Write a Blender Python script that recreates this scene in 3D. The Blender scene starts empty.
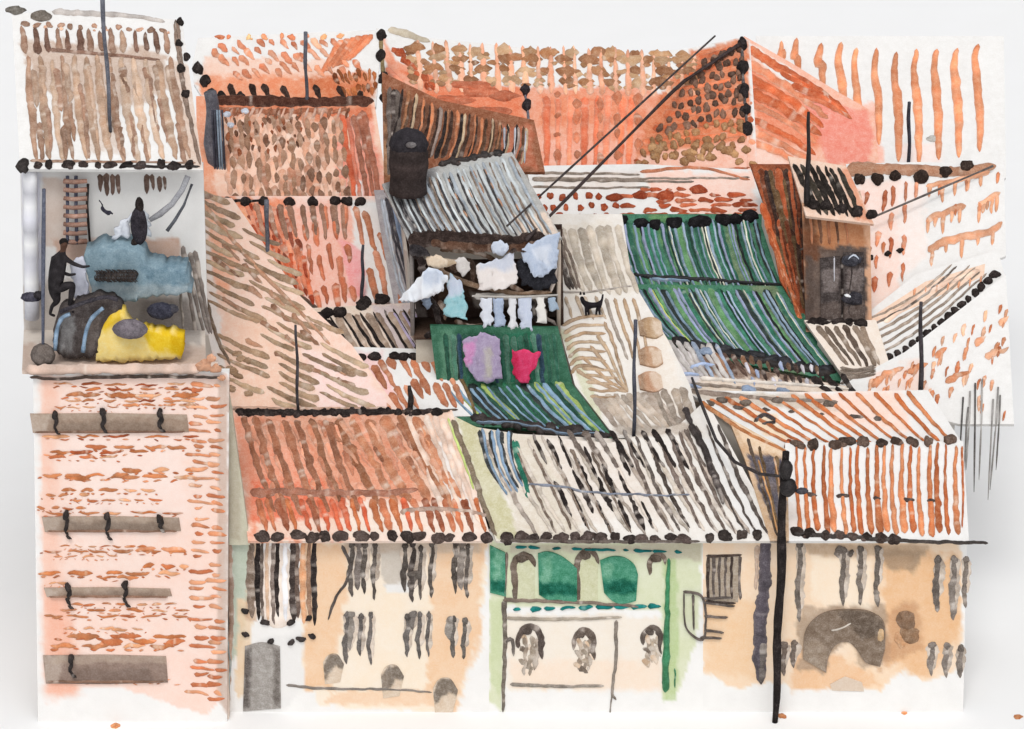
import bpy, math, random
import numpy as np
from mathutils import Vector
random.seed(7)
SC = bpy.context.scene
COL = SC.collection
W, H = 1024, 729
# ------------------------------------------------------------------ camera
PITCH = math.radians(25); HFOV = math.radians(16)
F = 512 / math.tan(HFOV / 2)
FW = np.array([0, math.cos(PITCH), -math.sin(PITCH)])
UP = np.array([0, math.sin(PITCH), math.cos(PITCH)])
RT = np.array([1.0, 0, 0])
def ray(px, py):
    px = np.asarray(px, float); py = np.asarray(py, float)
    return FW + RT * ((px - 512) / F)[..., None] - UP * ((py - 364.5) / F)[..., None]
CAM = -ray(512.0, 712.0) * (F / 32.0)
cd = bpy.data.cameras.new('camera'); co = bpy.data.objects.new('camera', cd); COL.objects.link(co)
co.location = CAM; co.rotation_euler = (math.radians(90) - PITCH, 0, 0)
cd.angle = HFOV; cd.clip_end = 5000; cd.clip_start = 1
SC.camera = co
# ------------------------------------------------------------------ noise
def hsh(ix, iy, s):
    n = (ix.astype(np.int64) * 374761393 + iy.astype(np.int64) * 668265263 + int(s) * 1274126177) & 0xFFFFFFFF
    n = ((n ^ (n >> 13)) * 1103515245) & 0xFFFFFFFF
    n = ((n ^ (n >> 16)) * 69069 + 12345) & 0xFFFFFFFF
    return ((n >> 8) & 0xFFFF) / 65535.0
def vn(x, y, s=0):
    x = np.asarray(x, float); y = np.asarray(y, float)
    ix = np.floor(x); iy = np.floor(y); fx = x - ix; fy = y - iy
    fx = fx * fx * (3 - 2 * fx); fy = fy * fy * (3 - 2 * fy)
    a = hsh(ix, iy, s); b = hsh(ix + 1, iy, s); c = hsh(ix, iy + 1, s); d = hsh(ix + 1, iy + 1, s)
    return (a + (b - a) * fx) * (1 - fy) + (c + (d - c) * fx) * fy
def fbm(x, y, s=0):
    return (vn(x, y, s) * .55 + vn(x * 2.1, y * 2.1, s + 3) * .3 + vn(x * 4.3, y * 4.3, s + 7) * .15)
ALB = 0.84
def lin(c):
    c = np.clip(np.asarray(c, float) / 255.0, 0, 1)
    c = c + (c.mean(-1, keepdims=True) - c) * .04
    return np.where(c < 0.04045, c / 12.92, ((c + 0.055) / 1.055) ** 2.4) * ALB
# ------------------------------------------------------------------ planes in the place
class Surf:
    def __init__(s, px, py, Y, slope=32, az=0):
        s.p = at(px, py, Y)
        a = math.radians(slope); z = math.radians(az)
        n = np.array([0, -math.sin(a), math.cos(a)])
        s.n = np.array([n[0] * math.cos(z) - n[1] * math.sin(z), n[0] * math.sin(z) + n[1] * math.cos(z), n[2]])
    def __call__(s, px, py, lift=0.0):
        d = ray(px, py)
        t = ((s.p - CAM) @ s.n) / (d @ s.n)
        q = CAM + d * t[..., None] if np.ndim(t) else CAM + d * t
        return q + s.n * (np.asarray(lift)[..., None] if np.ndim(lift) else lift)
    def Y(s, px, py): return float(s(float(px), float(py))[1])
def at(px, py, Y):
    d = ray(float(px), float(py)); return CAM + d * ((Y - CAM[1]) / d[1])
# ------------------------------------------------------------------ polylines
def resample(P, n):
    P = np.asarray(P, float)
    if len(P) == 1: return np.repeat(P, n, 0)
    L = np.concatenate([[0], np.cumsum(np.linalg.norm(np.diff(P, axis=0), axis=1))])
    if L[-1] < 1e-6: return np.repeat(P[:1], n, 0)
    t = np.linspace(0, L[-1], n)
    return np.stack([np.interp(t, L, P[:, k]) for k in range(P.shape[1])], 1)
def pt(P, t):
    P = np.asarray(P, float)
    L = np.concatenate([[0], np.cumsum(np.linalg.norm(np.diff(P, axis=0), axis=1))])
    return np.array([np.interp(t * L[-1], L, P[:, 0]), np.interp(t * L[-1], L, P[:, 1])])
def sdist(px, py, poly):
    poly = np.asarray(poly, float); n = len(poly)
    d = np.full(px.shape, 1e9); ins = np.zeros(px.shape, bool)
    for i in range(n):
        a = poly[i]; b = poly[(i + 1) % n]; e = b - a
        t = np.clip(((px - a[0]) * e[0] + (py - a[1]) * e[1]) / max(e @ e, 1e-9), 0, 1)
        d = np.minimum(d, np.hypot(px - a[0] - t * e[0], py - a[1] - t * e[1]))
        if a[1] != b[1]:
            c = ((a[1] > py) != (b[1] > py)) & (px < (b[0] - a[0]) * (py - a[1]) / (b[1] - a[1]) + a[0])
            ins ^= c
    return np.where(ins, d, -d)
_layer = [0]
class MB:
    def __init__(s): s.v = []; s.f = []; s.c = []; s.n = 0
    def add(s, V, Fc, C):
        V = np.asarray(V, float).reshape(-1, 3); C = np.asarray(C, float)
        if C.ndim == 1: C = np.repeat(C[None], len(V), 0)
        s.v.append(V); s.c.append(C); s.f += [tuple(i + s.n for i in q) for q in Fc]; s.n += len(V)
    # base sheet lofted between two outlines, real thickness, washes = stained plaster / weathered tiles, in places painted shade
    def patch(s, S, A, B, base, washes=(), th=0.12, cell=2.6, seed=1, lift=0, sm=False):
        A = np.asarray(A, float); B = np.asarray(B, float)
        if sm: A = smooth(A, 30) if len(A) > 2 else A; B = smooth(B, 30) if len(B) > 2 else B
        la = max(np.linalg.norm(np.diff(A, axis=0), axis=1).sum(), np.linalg.norm(np.diff(B, axis=0), axis=1).sum())
        lh = max(np.linalg.norm(A[0] - B[0]), np.linalg.norm(A[-1] - B[-1]), np.linalg.norm(pt(A, .5) - pt(B, .5)))
        nu = max(2, int(la / cell) + 1); nv = max(2, int(lh / cell) + 1)
        a = resample(A, nu); b = resample(B, nu); t = np.linspace(0, 1, nv)[:, None, None]
        g = a[None] * (1 - t) + b[None] * t
        px = g[..., 0]; py = g[..., 1]
        C = washcol(px, py, base, washes, seed)
        V = S(px, py, lift); V2 = V - S.n * th
        f = [(j * nu + i, (j + 1) * nu + i, (j + 1) * nu + i + 1, j * nu + i + 1) for j in range(nv - 1) for i in range(nu - 1)]
        s.add(V.reshape(-1, 3), f, lin(C.reshape(-1, 3)))
        idx = [i for i in range(nu)] + [j * nu + nu - 1 for j in range(1, nv)] + [(nv - 1) * nu + i for i in range(nu - 2, -1, -1)] + [j * nu for j in range(nv - 2, 0, -1)]
        top = V.reshape(-1, 3)[idx]; bot = V2.reshape(-1, 3)[idx]; m = len(idx)
        cc = lin(C.reshape(-1, 3)[idx])
        s.add(np.concatenate([top, bot]), [(i, (i + 1) % m, m + (i + 1) % m, m + i) for i in range(m)], np.concatenate([cc, cc]))
        s.add(bot, [tuple(range(m - 1, -1, -1))], cc)
    # raised stroke = a roof tile row, bar, slat, shutter ...
    def stroke(s, S, P, w, col, h=0.04, wob=0.6, taper='end', dry=0.15, lay=None, jit=0.26):
        P = np.asarray(P, float)
        L = np.linalg.norm(np.diff(P, axis=0), axis=1).sum()
        n = max(4, int(L / 2.4) + 2)
        q = resample(P, n) if len(P) < 3 else smooth(P, n)
        d = np.gradient(q, axis=0); ln = np.hypot(d[:, 0], d[:, 1]) + 1e-9
        nx = -d[:, 1] / ln; ny = d[:, 0] / ln
        t = np.linspace(0, 1, n); sd = random.randint(0, 99999); ss = np.arange(n) * 2.4
        off = (vn(ss / 7, ss * 0 + 1.5, sd) - .5) * 2 * wob
        q = q + np.stack([nx, ny], 1) * off[:, None]
        cap = np.minimum(1, np.minimum(t * L / max(w * .5, .8), (1 - t) * L / max(w * random.uniform(.6, 1.6), .8))) ; cap = np.sqrt(np.clip(cap * (2 - cap), 0.03, 1))
        prof = {'end': 1 - .35 * t, 'start': .65 + .35 * t, 'none': 1 + t * 0, 'both': .55 + .45 * np.sin(math.pi * t), 'drop': .45 + .55 * t}[taper]
        wl = w / 2 * prof * cap * (1 + (vn(ss / 3.2, ss * 0 + .5, sd + 1) - .5) * 2 * jit + (vn(ss / 11, ss * 0 + 6.5, sd + 21) - .5) * .5)
        wr = w / 2 * prof * cap * (1 + (vn(ss / 3.2, ss * 0 + 9.5, sd + 2) - .5) * 2 * jit + (vn(ss / 10, ss * 0 + 8.5, sd + 22) - .5) * .5)
        if lay is None: _layer[0] = (_layer[0] + 1) % 40; lay = _layer[0] * 0.00035
        h = h * .6
        ks = [-1, -.62, 0, .62, 1]; hs = [0.003, .75, 1, .75, .003]
        V = []; 
        for k, hh in zip(ks, hs):
            ww = np.where(k < 0, wl, wr) * k
            lift = (hh * h if hh > .01 else 0.003) * np.clip(cap, .35, 1) + lay
            V.append(S(q[:, 0] + nx * ww, q[:, 1] + ny * ww, lift))
        V = np.stack(V, 1)
        base = np.asarray(col, float)
        tone = 1 + (random.random() - .5) * .14
        mod = (vn(ss / 9, ss * 0 + 2, sd + 5) - .5) * .22
        C = base[None, None] * (tone + mod)[:, None, None] * np.array([.93, 1, 1.04, 1, .93])[None, :, None]
        lum = base.mean() / 255; fe = np.array([1, .12, 0, .12, 1])[None, :, None] * (.10 + .22 * lum) * (.5 + vn(ss / 4, ss * 0 + 3, sd + 12))[:, None, None]
        C = C * (1 - fe) + np.array([246, 226, 212.]) * fe
        if dry > 0:
            a = np.clip((vn(ss / 5, ss * 0 + 4, sd + 6)[:, None] - (1 - dry) + (vn(ss / 2.5, ss * 0 + 7, sd + 8)[:, None] - .5) * .3) * 4, 0, .55) * np.array([.6, 1, 1, .8, .5])[None]
            C = C * (1 - a[..., None]) + np.array([240, 228, 216.]) * a[..., None]
        f = [(i * 5 + k, (i + 1) * 5 + k, (i + 1) * 5 + k + 1, i * 5 + k + 1) for i in range(n - 1) for k in range(4)]
        s.add(V.reshape(-1, 3), f, lin(C.reshape(-1, 3)))
    def hatch(s, S, A, B, n, w, col, h=0.04, jt=.15, dash=None, bow=0, wj=.25, ej=.03, lim=(0, 1), **k):
        cols = col if isinstance(col, list) else [col]
        for i in range(n):
            t = lim[0] + (lim[1] - lim[0]) * (i + .5 + random.uniform(-jt, jt)) / n
            a = pt(A, t); b = pt(B, t)
            segs = [(0, 1)]
            if dash:
                m, duty, js = dash; segs = []
                ph = random.uniform(-.5, .5) * js
                for j in range(m):
                    c = (j + .5 + ph + random.uniform(-.5, .5) * js) / m; hh = duty / m / 2 * random.uniform(.75, 1.2)
                    segs.append((max(0, c - hh), min(1, c + hh)))
            e = b - a; L = np.hypot(*e) + 1e-9; nn = np.array([-e[1], e[0]]) / L
            for t0, t1 in segs:
                if t1 - t0 < .01: continue
                t0 += random.uniform(-ej, ej); t1 += random.uniform(-ej, ej)
                tt = np.linspace(t0, t1, 5)
                P = a[None] + e[None] * tt[:, None] + nn[None] * (np.sin(np.clip(tt, 0, 1) * math.pi) * bow)[:, None]
                s.stroke(S, P, w * random.uniform(1 - wj, 1 + wj), random.choice(cols), h, **k)
    def blob(s, S, px, py, rx, ry, col, h=0.06, lay=None, irr=.34, rot=0):
        n = 16; sd = random.randint(0, 9999)
        if lay is None: _layer[0] = (_layer[0] + 1) % 40; lay = .002 + _layer[0] * 0.00035
        V = [S(float(px), float(py), h + lay)]; th = np.arange(n) / n * 2 * math.pi
        irrv = 1 + (vn(np.cos(th) * 1.6 + 5, np.sin(th) * 1.6 + 5, sd) - .5) * 2 * irr
        for rr, hh in ((.6, .85), (.9, .5), (1, 0.05)):
            x = np.cos(th) * rx * rr * irrv; y = np.sin(th) * ry * rr * irrv
            V += list(S(px + x * math.cos(rot) - y * math.sin(rot), py + x * math.sin(rot) + y * math.cos(rot), hh * h + lay))
        f = [(0, 1 + i, 1 + (i + 1) % n) for i in range(n)]
        for r in range(2):
            for i in range(n): f.append((1 + r * n + i, 1 + (r + 1) * n + i, 1 + (r + 1) * n + (i + 1) % n, 1 + r * n + (i + 1) % n))
        c = np.asarray(col, float) * random.uniform(.9, 1.1)
        C = np.repeat(c[None], len(V), 0) * np.random.RandomState(sd).uniform(.9, 1.1, (len(V), 1))
        s.add(V, f, lin(C))
    def dots(s, S, A, n, r, col, h=.07, jit=.4, ry=None, lim=(0, 1), **k):
        for i in range(n):
            p = pt(A, lim[0] + (lim[1] - lim[0]) * (i + .5 + random.uniform(-jit, jit) * .6) / n)
            rr = r * random.uniform(1 - jit, 1 + jit)
            s.blob(S, p[0], p[1] + random.uniform(-1.6, 1.2), rr, (ry or r) * random.uniform(.6, 1.05), np.asarray(col) * random.uniform(.85, 1.45), h * .6, rot=random.uniform(-.5, .5), **k)
            if random.random() < .45: s.blob(S, p[0] + random.uniform(-4, 5), p[1] + random.uniform(0, 3), rr * .5, rr * .4, np.asarray(col) * 1.5, h * .45)
    def tube(s, P, r, col, n=8, jit=.12):
        P = np.asarray(P, float); m = len(P); d = np.gradient(P, axis=0); V = []
        rs = np.broadcast_to(np.asarray(r, float), (m,))
        for i in range(m):
            z = d[i] / (np.linalg.norm(d[i]) + 1e-9)
            u = np.cross(z, [0.31, .2, .93]); 
            if np.linalg.norm(u) < .2: u = np.cross(z, [1, 0, 0])
            u /= np.linalg.norm(u); w = np.cross(z, u)
            rr = rs[i] * random.uniform(1 - jit, 1 + jit)
            for k in range(n):
                a = 2 * math.pi * k / n; V.append(P[i] + (u * math.cos(a) + w * math.sin(a)) * rr)
        f = [(i * n + k, i * n + (k + 1) % n, (i + 1) * n + (k + 1) % n, (i + 1) * n + k) for i in range(m - 1) for k in range(n)]
        f += [tuple(range(n - 1, -1, -1)), tuple((m - 1) * n + k for k in range(n))]
        c = np.repeat(np.asarray(col, float)[None], len(V), 0) * np.repeat(np.array([random.uniform(.85, 1.15) for _ in range(m)]), n)[:, None]
        s.add(V, f, lin(c))
    def ball(s, c, r, col, nu=14, nv=8, jit=0.04):
        c = np.asarray(c, float); r = np.broadcast_to(np.asarray(r, float), (3,)); V = [c + [0, 0, r[2]]]
        for j in range(1, nv):
            for i in range(nu):
                a = math.pi * j / nv; b = 2 * math.pi * i / nu; k = random.uniform(1 - jit, 1 + jit)
                V.append(c + r * k * [math.sin(a) * math.cos(b), math.sin(a) * math.sin(b), math.cos(a)])
        V.append(c - [0, 0, r[2]]); f = [(0, 1 + i, 1 + (i + 1) % nu) for i in range(nu)]
        for j in range(nv - 2):
            for i in range(nu): f.append((1 + j * nu + i, 1 + (j + 1) * nu + i, 1 + (j + 1) * nu + (i + 1) % nu, 1 + j * nu + (i + 1) % nu))
        o = 1 + (nv - 2) * nu; f += [(o + i, len(V) - 1, o + (i + 1) % nu) for i in range(nu)]
        cc = np.repeat(np.asarray(col, float)[None], len(V), 0) * np.array([random.uniform(.88, 1.12) for _ in V])[:, None]
        s.add(V, f, lin(cc))
    def box(s, c, d, col, jit=0.0):
        c = np.asarray(c, float); d = np.asarray(d, float) / 2
        V = [c + d * [x, y, z] for x in (-1, 1) for y in (-1, 1) for z in (-1, 1)]
        s.add(V, [(0, 1, 3, 2), (4, 6, 7, 5), (0, 4, 5, 1), (2, 3, 7, 6), (0, 2, 6, 4), (1, 5, 7, 3)], lin(col))
    def prism(s, top, zb, col):
        top = np.asarray(top, float); m = len(top); bot = top.copy(); bot[:, 2] = zb
        s.add(np.concatenate([top, bot]), [(i, m + i, m + (i + 1) % m, (i + 1) % m) for i in range(m)] + [tuple(range(m)), tuple(range(2 * m - 1, m - 1, -1))], lin(col))
    # free-form thin solid whose front follows an outline (cloth, cushions): thickness + folds
    def cloth(s, outline, Y, col, th=.04, fold=.05, nf=4, cols=None, cell=3, seed=3):
        A = np.asarray(outline[0], float); B = np.asarray(outline[1], float)
        A = smooth(A, 30) if len(A) > 2 else A; B = smooth(B, 30) if len(B) > 2 else B
        la = max(np.linalg.norm(np.diff(A, axis=0), axis=1).sum(), np.linalg.norm(np.diff(B, axis=0), axis=1).sum())
        nu = max(4, int(la / cell) + 1); lh = max(np.linalg.norm(A[0] - B[0]), np.linalg.norm(A[-1] - B[-1])); nv = max(4, int(lh / cell) + 1)
        a = resample(A, nu); b = resample(B, nu); t = np.linspace(0, 1, nv)[:, None, None]
        g = a[None] * (1 - t) + b[None] * t; px = g[..., 0]; py = g[..., 1]
        u = np.linspace(0, 1, nu)[None].repeat(nv, 0)
        sd_ = random.randint(0, 999); wx = (fbm(px / 5, py / 5, sd_) - .5) * 8; px = px + wx * np.minimum(1, t[..., 0] * 3); py = py + (fbm(px / 4, py / 7, sd_ + 4) - .5) * 8
        Yv = Y + fold * np.sin(u * nf * 2 * math.pi + 1 + 1.5 * (t[..., 0] - .3)) * (.4 + .6 * t[..., 0])
        d = ray(px, py); V = CAM + d * ((Yv - CAM[1]) / d[..., 1])[..., None]
        base = washcol(px, py, col, cols or [], seed)
        m = nu * nv; V2 = V + np.array([0, th, 0])
        f = [(j * nu + i, (j + 1) * nu + i, (j + 1) * nu + i + 1, j * nu + i + 1) for j in range(nv - 1) for i in range(nu - 1)]
        f2 = [tuple(m + k for k in q[::-1]) for q in f]
        idx = [i for i in range(nu)] + [j * nu + nu - 1 for j in range(1, nv)] + [(nv - 1) * nu + i for i in range(nu - 2, -1, -1)] + [j * nu for j in range(nv - 2, 0, -1)]
        r = [(idx[i], idx[(i + 1) % len(idx)], m + idx[(i + 1) % len(idx)], m + idx[i]) for i in range(len(idx))]
        cc = lin(base.reshape(-1, 3))
        s.add(np.concatenate([V.reshape(-1, 3), V2.reshape(-1, 3)]), f + f2 + r, np.concatenate([cc, cc]))
    def build(s, name, mat, parent=None, origin=None):
        V = np.concatenate(s.v); C = np.concatenate(s.c)
        if parent is not None: o0 = np.array(parent.get('_w', (0, 0, 0)))
        else: o0 = np.array(origin if origin is not None else [(V[:, 0].min() + V[:, 0].max()) / 2, (V[:, 1].min() + V[:, 1].max()) / 2, V[:, 2].min()])
        me = bpy.data.meshes.new(name); me.from_pydata((V - o0).tolist(), [], s.f)
        ca = me.color_attributes.new('Col', 'FLOAT_COLOR', 'POINT')
        ca.data.foreach_set('color', np.concatenate([C, np.ones((len(C), 1))], 1).astype(np.float32).ravel())
        me.materials.append(mat); me.update()
        me.polygons.foreach_set('use_smooth', [SMOOTH.get(name, len(s.f) > 12)] * len(me.polygons))
        o = bpy.data.objects.new(name, me); COL.objects.link(o)
        if parent is not None: o.parent = parent
        else: o.location = o0
        o['_w'] = tuple(float(x) for x in o0)
        return o
SMOOTH = {'wall': False, 'terrace_floor': False}
def smooth(P, n):
    P = np.asarray(P, float); m = len(P)
    q = np.concatenate([[2 * P[0] - P[1]], P, [2 * P[-1] - P[-2]]]); out = []
    for i in range(m - 1):
        p0, p1, p2, p3 = q[i:i + 4]
        for t in np.linspace(0, 1, 8, endpoint=False):
            out.append(.5 * (2 * p1 + (p2 - p0) * t + (2 * p0 - 5 * p1 + 4 * p2 - p3) * t * t + (3 * p1 - p0 - 3 * p2 + p3) * t ** 3))
    out.append(P[-1]); return resample(np.array(out), n)
def washcol(px, py, base, washes, seed):
    C = np.ones(px.shape + (3,)) * np.asarray(base, float)
    C = C * (1 + (fbm(px / 14, py / 14, seed) - .5) * .035)[..., None]
    for i, wsh in enumerate(washes):
        poly, col, al = wsh[:3]; fe = wsh[3] if len(wsh) > 3 else 1.5; ro = wsh[4] if len(wsh) > 4 else 4
        d = sdist(px, py, poly) + (fbm(px / 8, py / 8, seed + 11 * i) - .5) * 2 * ro
        a = np.clip(d / fe + .5, 0, 1); a = a * a * (3 - 2 * a)
        gr = fbm(px / 18, py / 18, seed + 31 * i + 5)
        pool = np.exp(-((d - 1.2) / 1.6) ** 2) * .06
        m = np.clip(a * al * (.72 + .5 * gr) + a * pool, 0, 1)[..., None]
        C = C * (1 - m) + np.asarray(col, float) * m
    return C
# ------------------------------------------------------------------ materials
def mat(name, rough=.9, grain=45, amt=.10, bump=.25, spec=.15, bd=.006):
    m = bpy.data.materials.new(name); m.use_nodes = True; nt = m.node_tree; N = nt.nodes; L = nt.links
    b = N['Principled BSDF']; b.inputs['Roughness'].default_value = rough
    b.inputs['Specular IOR Level'].default_value = spec
    at_ = N.new('ShaderNodeAttribute'); at_.attribute_name = 'Col'
    tc = N.new('ShaderNodeTexCoord')
    n1 = N.new('ShaderNodeTexNoise'); n1.inputs['Scale'].default_value = grain; n1.inputs['Detail'].default_value = 3
    n2 = N.new('ShaderNodeTexNoise'); n2.inputs['Scale'].default_value = 5; n2.inputs['Detail'].default_value = 4
    L.new(tc.outputs['Object'], n1.inputs['Vector']); L.new(tc.outputs['Object'], n2.inputs['Vector'])
    ad = N.new('ShaderNodeMath'); ad.operation = 'ADD'; L.new(n1.outputs['Fac'], ad.inputs[0]); L.new(n2.outputs['Fac'], ad.inputs[1])
    mr = N.new('ShaderNodeMapRange'); mr.inputs['From Min'].default_value = .65; mr.inputs['From Max'].default_value = 1.35
    mr.inputs['To Min'].default_value = 1 - amt * 1.5; mr.inputs['To Max'].default_value = 1 + amt * 1.6
    L.new(ad.outputs[0], mr.inputs['Value'])
    dv = N.new('ShaderNodeVectorMath'); dv.operation = 'SCALE'; dv.inputs['Scale'].default_value = 1 / .86
    ga = N.new('ShaderNodeGamma'); mx = N.new('ShaderNodeVectorMath'); mx.operation = 'SCALE'; mx.inputs['Scale'].default_value = .86
    L.new(at_.outputs['Color'], dv.inputs[0]); L.new(dv.outputs[0], ga.inputs['Color']); L.new(mr.outputs['Result'], ga.inputs['Gamma'])
    L.new(ga.outputs['Color'], mx.inputs[0]); L.new(mx.outputs[0], b.inputs['Base Color'])
    bp = N.new('ShaderNodeBump'); bp.inputs['Strength'].default_value = bump; bp.inputs['Distance'].default_value = bd
    L.new(n1.outputs['Fac'], bp.inputs['Height']); L.new(bp.outputs[0], b.inputs['Normal'])
    return m
M = {'tile': mat('clay_tile', .9, 22, .19, .35), 'plaster': mat('plaster', .95, 20, .09, .25), 'dark': mat('dark_paint', .7, 60, .25, spec=.3),
     'metal': mat('painted_metal', .6, 24, .18, spec=.3), 'cloth': mat('cloth', .95, 24, .16), 'wood': mat('weathered_wood', .85, 24, .2),
     'skin': mat('dark_clothing', .9, 60, .15)}
def tag(o, label=None, cat=None, group=None, kind=None):
    if label: o['label'] = label
    if cat: o['category'] = cat
    if group: o['group'] = group
    if kind: o['kind'] = kind
    return o
def thing(name, label, cat, base, group=None):
    o = bpy.data.objects.new(name, None); COL.objects.link(o); o.empty_display_size = .3
    o.location = tuple(float(x) for x in base); o['_w'] = tuple(float(x) for x in base)
    return tag(o, label, cat, group)
def body(parent, S, outline, col=(232, 222, 210), sh=.97, drop=.22, zb=0.0):
    P = np.array([S(float(x), float(y)) for x, y in outline]); c = P.mean(0)
    Q = P.copy(); Q[:, :2] = c[:2] + (P[:, :2] - c[:2]) * sh
    # height on the plane at the shrunken place
    Q[:, 2] = S.p[2] - ((Q[:, 0] - S.p[0]) * S.n[0] + (Q[:, 1] - S.p[1]) * S.n[1]) / S.n[2] - drop
    m = MB(); m.prism(Q, zb, col); return m.build('wall', M['plaster'], parent)
def base_of(S, px, py):
    p = S(float(px), float(py)); return (p[0], p[1], 0.0)
# ================================================================== colours of paints and tiles
K = (44, 37, 35); DK = (72, 60, 54); BR = (158, 124, 104); BR2 = (132, 100, 82); OR = (226, 150, 108); RU = (196, 112, 70); RU2 = (166, 84, 50)
TN = (168, 142, 118); GY = (138, 130, 122); CR = (240, 236, 231); PK = (251, 216, 200); SA = (242, 160, 130); GR = (28, 96, 74); BG = (132, 156, 180)
PEACH = (244, 204, 166); PW = (239, 237, 234)
TILE = M['tile']; PL = M['plaster']; DKM = M['dark']; MET = M['metal']; CL = M['cloth']; WD = M['wood']
def ends(parent, S, A, n, r, col=K, h=.1, name='tile_end_row', **k):
    m = MB(); m.dots(S, A, n, r, col, h, **k); return m.build(name, TILE, parent)
# ------------------------------------------------------------------ planes
R7 = Surf(360, 538, -0.45, 34)
WF = Surf(360, 600, 0.0, 90)
WT = Surf(130, 600, -0.6, 90)
T5 = Surf(300, 414, R7.Y(300, 412) + .35, 40)

R6b = Surf(410, 416, R7.Y(410, 412) + .3, 34)
R6a = Surf(390, 352, R6b.Y(390, 350) + .25, 34)
R4c = Surf(370, 306, max(T5.Y(370, 306), R6a.Y(370, 306)) + .25, 34)
R4b = Surf(300, 202, R4c.Y(300, 200) + .3, 34)
R4a = Surf(280, 104, R4b.Y(280, 102) + .3, 34)
G2 = Surf(520, 434, R7.Y(520, 430) + .3, 32)
YG2 = G2.Y(500, 384) + .06
G2W = Surf(500, 360, YG2, 90)
YL = YG2 + .35
LB = Surf(490, 300, YL + 1.3, 90)
R11 = Surf(470, 242, YL - .15, 34)
R11b = Surf(410, 312, R6a.Y(410, 306) + .06, 38)
R13 = Surf(620, 434, R7.Y(620, 430) + .3, 34)
R9b = Surf(870, 446, R7.Y(870, 442) + .2, 27)
R12 = Surf(750, 398, R9b.Y(750, 392) + .3, 30)
G1b = Surf(740, 372, R12.Y(740, 352) + .35, 32)
G1a = Surf(700, 290, G1b.Y(700, 288) + .2, 32)
RS = Surf(640, 224, G1a.Y(700, 220) + .3, 30)
R14 = Surf(600, 172, RS.Y(600, 168) + .3, 34)
R14L = Surf(455, 160, R11.Y(455, 158) + .3, 34)
R15 = Surf(800, 330, G1b.Y(800, 330) + .15, 46)
R15c = Surf(845, 374, R12.Y(840, 372) + .45, 32)
W15 = Surf(835, 322, R15c.Y(840, 322) + .1, 90)
R15b = Surf(835, 216, W15.Y(835, 216) - .3, 34)
R16c = Surf(900, 418, R9b.Y(920, 396) + .35, 32)
R16b = Surf(900, 352, R16c.Y(900, 352) + .2, 32)
R16 = Surf(920, 288, R16b.Y(920, 288) + .3, 32)
R14R = Surf(748, 100, R14.Y(748, 100) + .02, 36, 24)
R17 = Surf(900, 172, max(R16.Y(900, 168) + .4, R14.Y(748, 168) + 1.2), 34)
for nm in 'R7 T5 R4c R4b R4a R11 R13 G1b G1a RS R14 R14L R15 W15 R15b R16c R16b R16 R14R R17'.split():
    S = globals()[nm]; print('SURF', nm, S.p.round(2))
# ================================================================== setting
gm = bpy.data.materials.new('whitewashed_ground'); gm.use_nodes = True
nt = gm.node_tree; gb = nt.nodes['Principled BSDF']; gb.inputs['Roughness'].default_value = 1; gb.inputs['Specular IOR Level'].default_value = .05
tc = nt.nodes.new('ShaderNodeTexCoord'); no = nt.nodes.new('ShaderNodeTexNoise'); no.inputs['Scale'].default_value = .45; no.inputs['Detail'].default_value = 8
rp = nt.nodes.new('ShaderNodeValToRGB'); rp.color_ramp.elements[0].color = (.81, .81, .805, 1); rp.color_ramp.elements[1].color = (.84, .84, .84, 1)
nt.links.new(tc.outputs['Object'], no.inputs['Vector']); nt.links.new(no.outputs['Fac'], rp.inputs['Fac']); nt.links.new(rp.outputs['Color'], gb.inputs['Base Color'])
me = bpy.data.meshes.new('ground'); g = 1500
me.from_pydata([(-g, -400, 0), (g, -400, 0), (g, 2600, 0), (-g, 2600, 0)], [], [(0, 1, 2, 3)]); me.materials.append(gm)
go = bpy.data.objects.new('ground', me); COL.objects.link(go); go['kind'] = 'structure'
# ================================================================== 1. brick tower with roof terrace
t = thing('brick_house', 'tall narrow pink brick house with grey ledges and a covered roof terrace', 'house', (-12, 1.5, 0))
zt = float(at(130, 372, -0.6)[2])
FL = Surf(130, 372, -0.6, 0); TB = Surf(110, 260, 2.4, 90)
m = MB()
m.patch(WT, [(33, 372), (229, 372)], [(38, 722), (227, 722)], (246, 244, 241), [
    ([(42, 376), (228, 374), (224, 600), (220, 700), (205, 716), (160, 700), (128, 690), (112, 686), (80, 688), (62, 696), (46, 692), (41, 500)], (252, 220, 205), .95, 1.5, 2),
    ([(40, 376), (60, 376), (55, 520), (75, 690), (45, 694)], (250, 196, 172), .6, 14, 6),
    ([(44, 590), (70, 600), (80, 695), (48, 698)], (249, 180, 152), .6, 14, 6),
    ([(60, 400), (180, 400), (190, 520), (80, 540)], (254, 232, 222), .6, 20, 12),
    ([(218, 378), (229, 378), (228, 714), (218, 700)], (205, 180, 165), .8, 2.5, 2)], .25, 3, 5)
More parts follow.
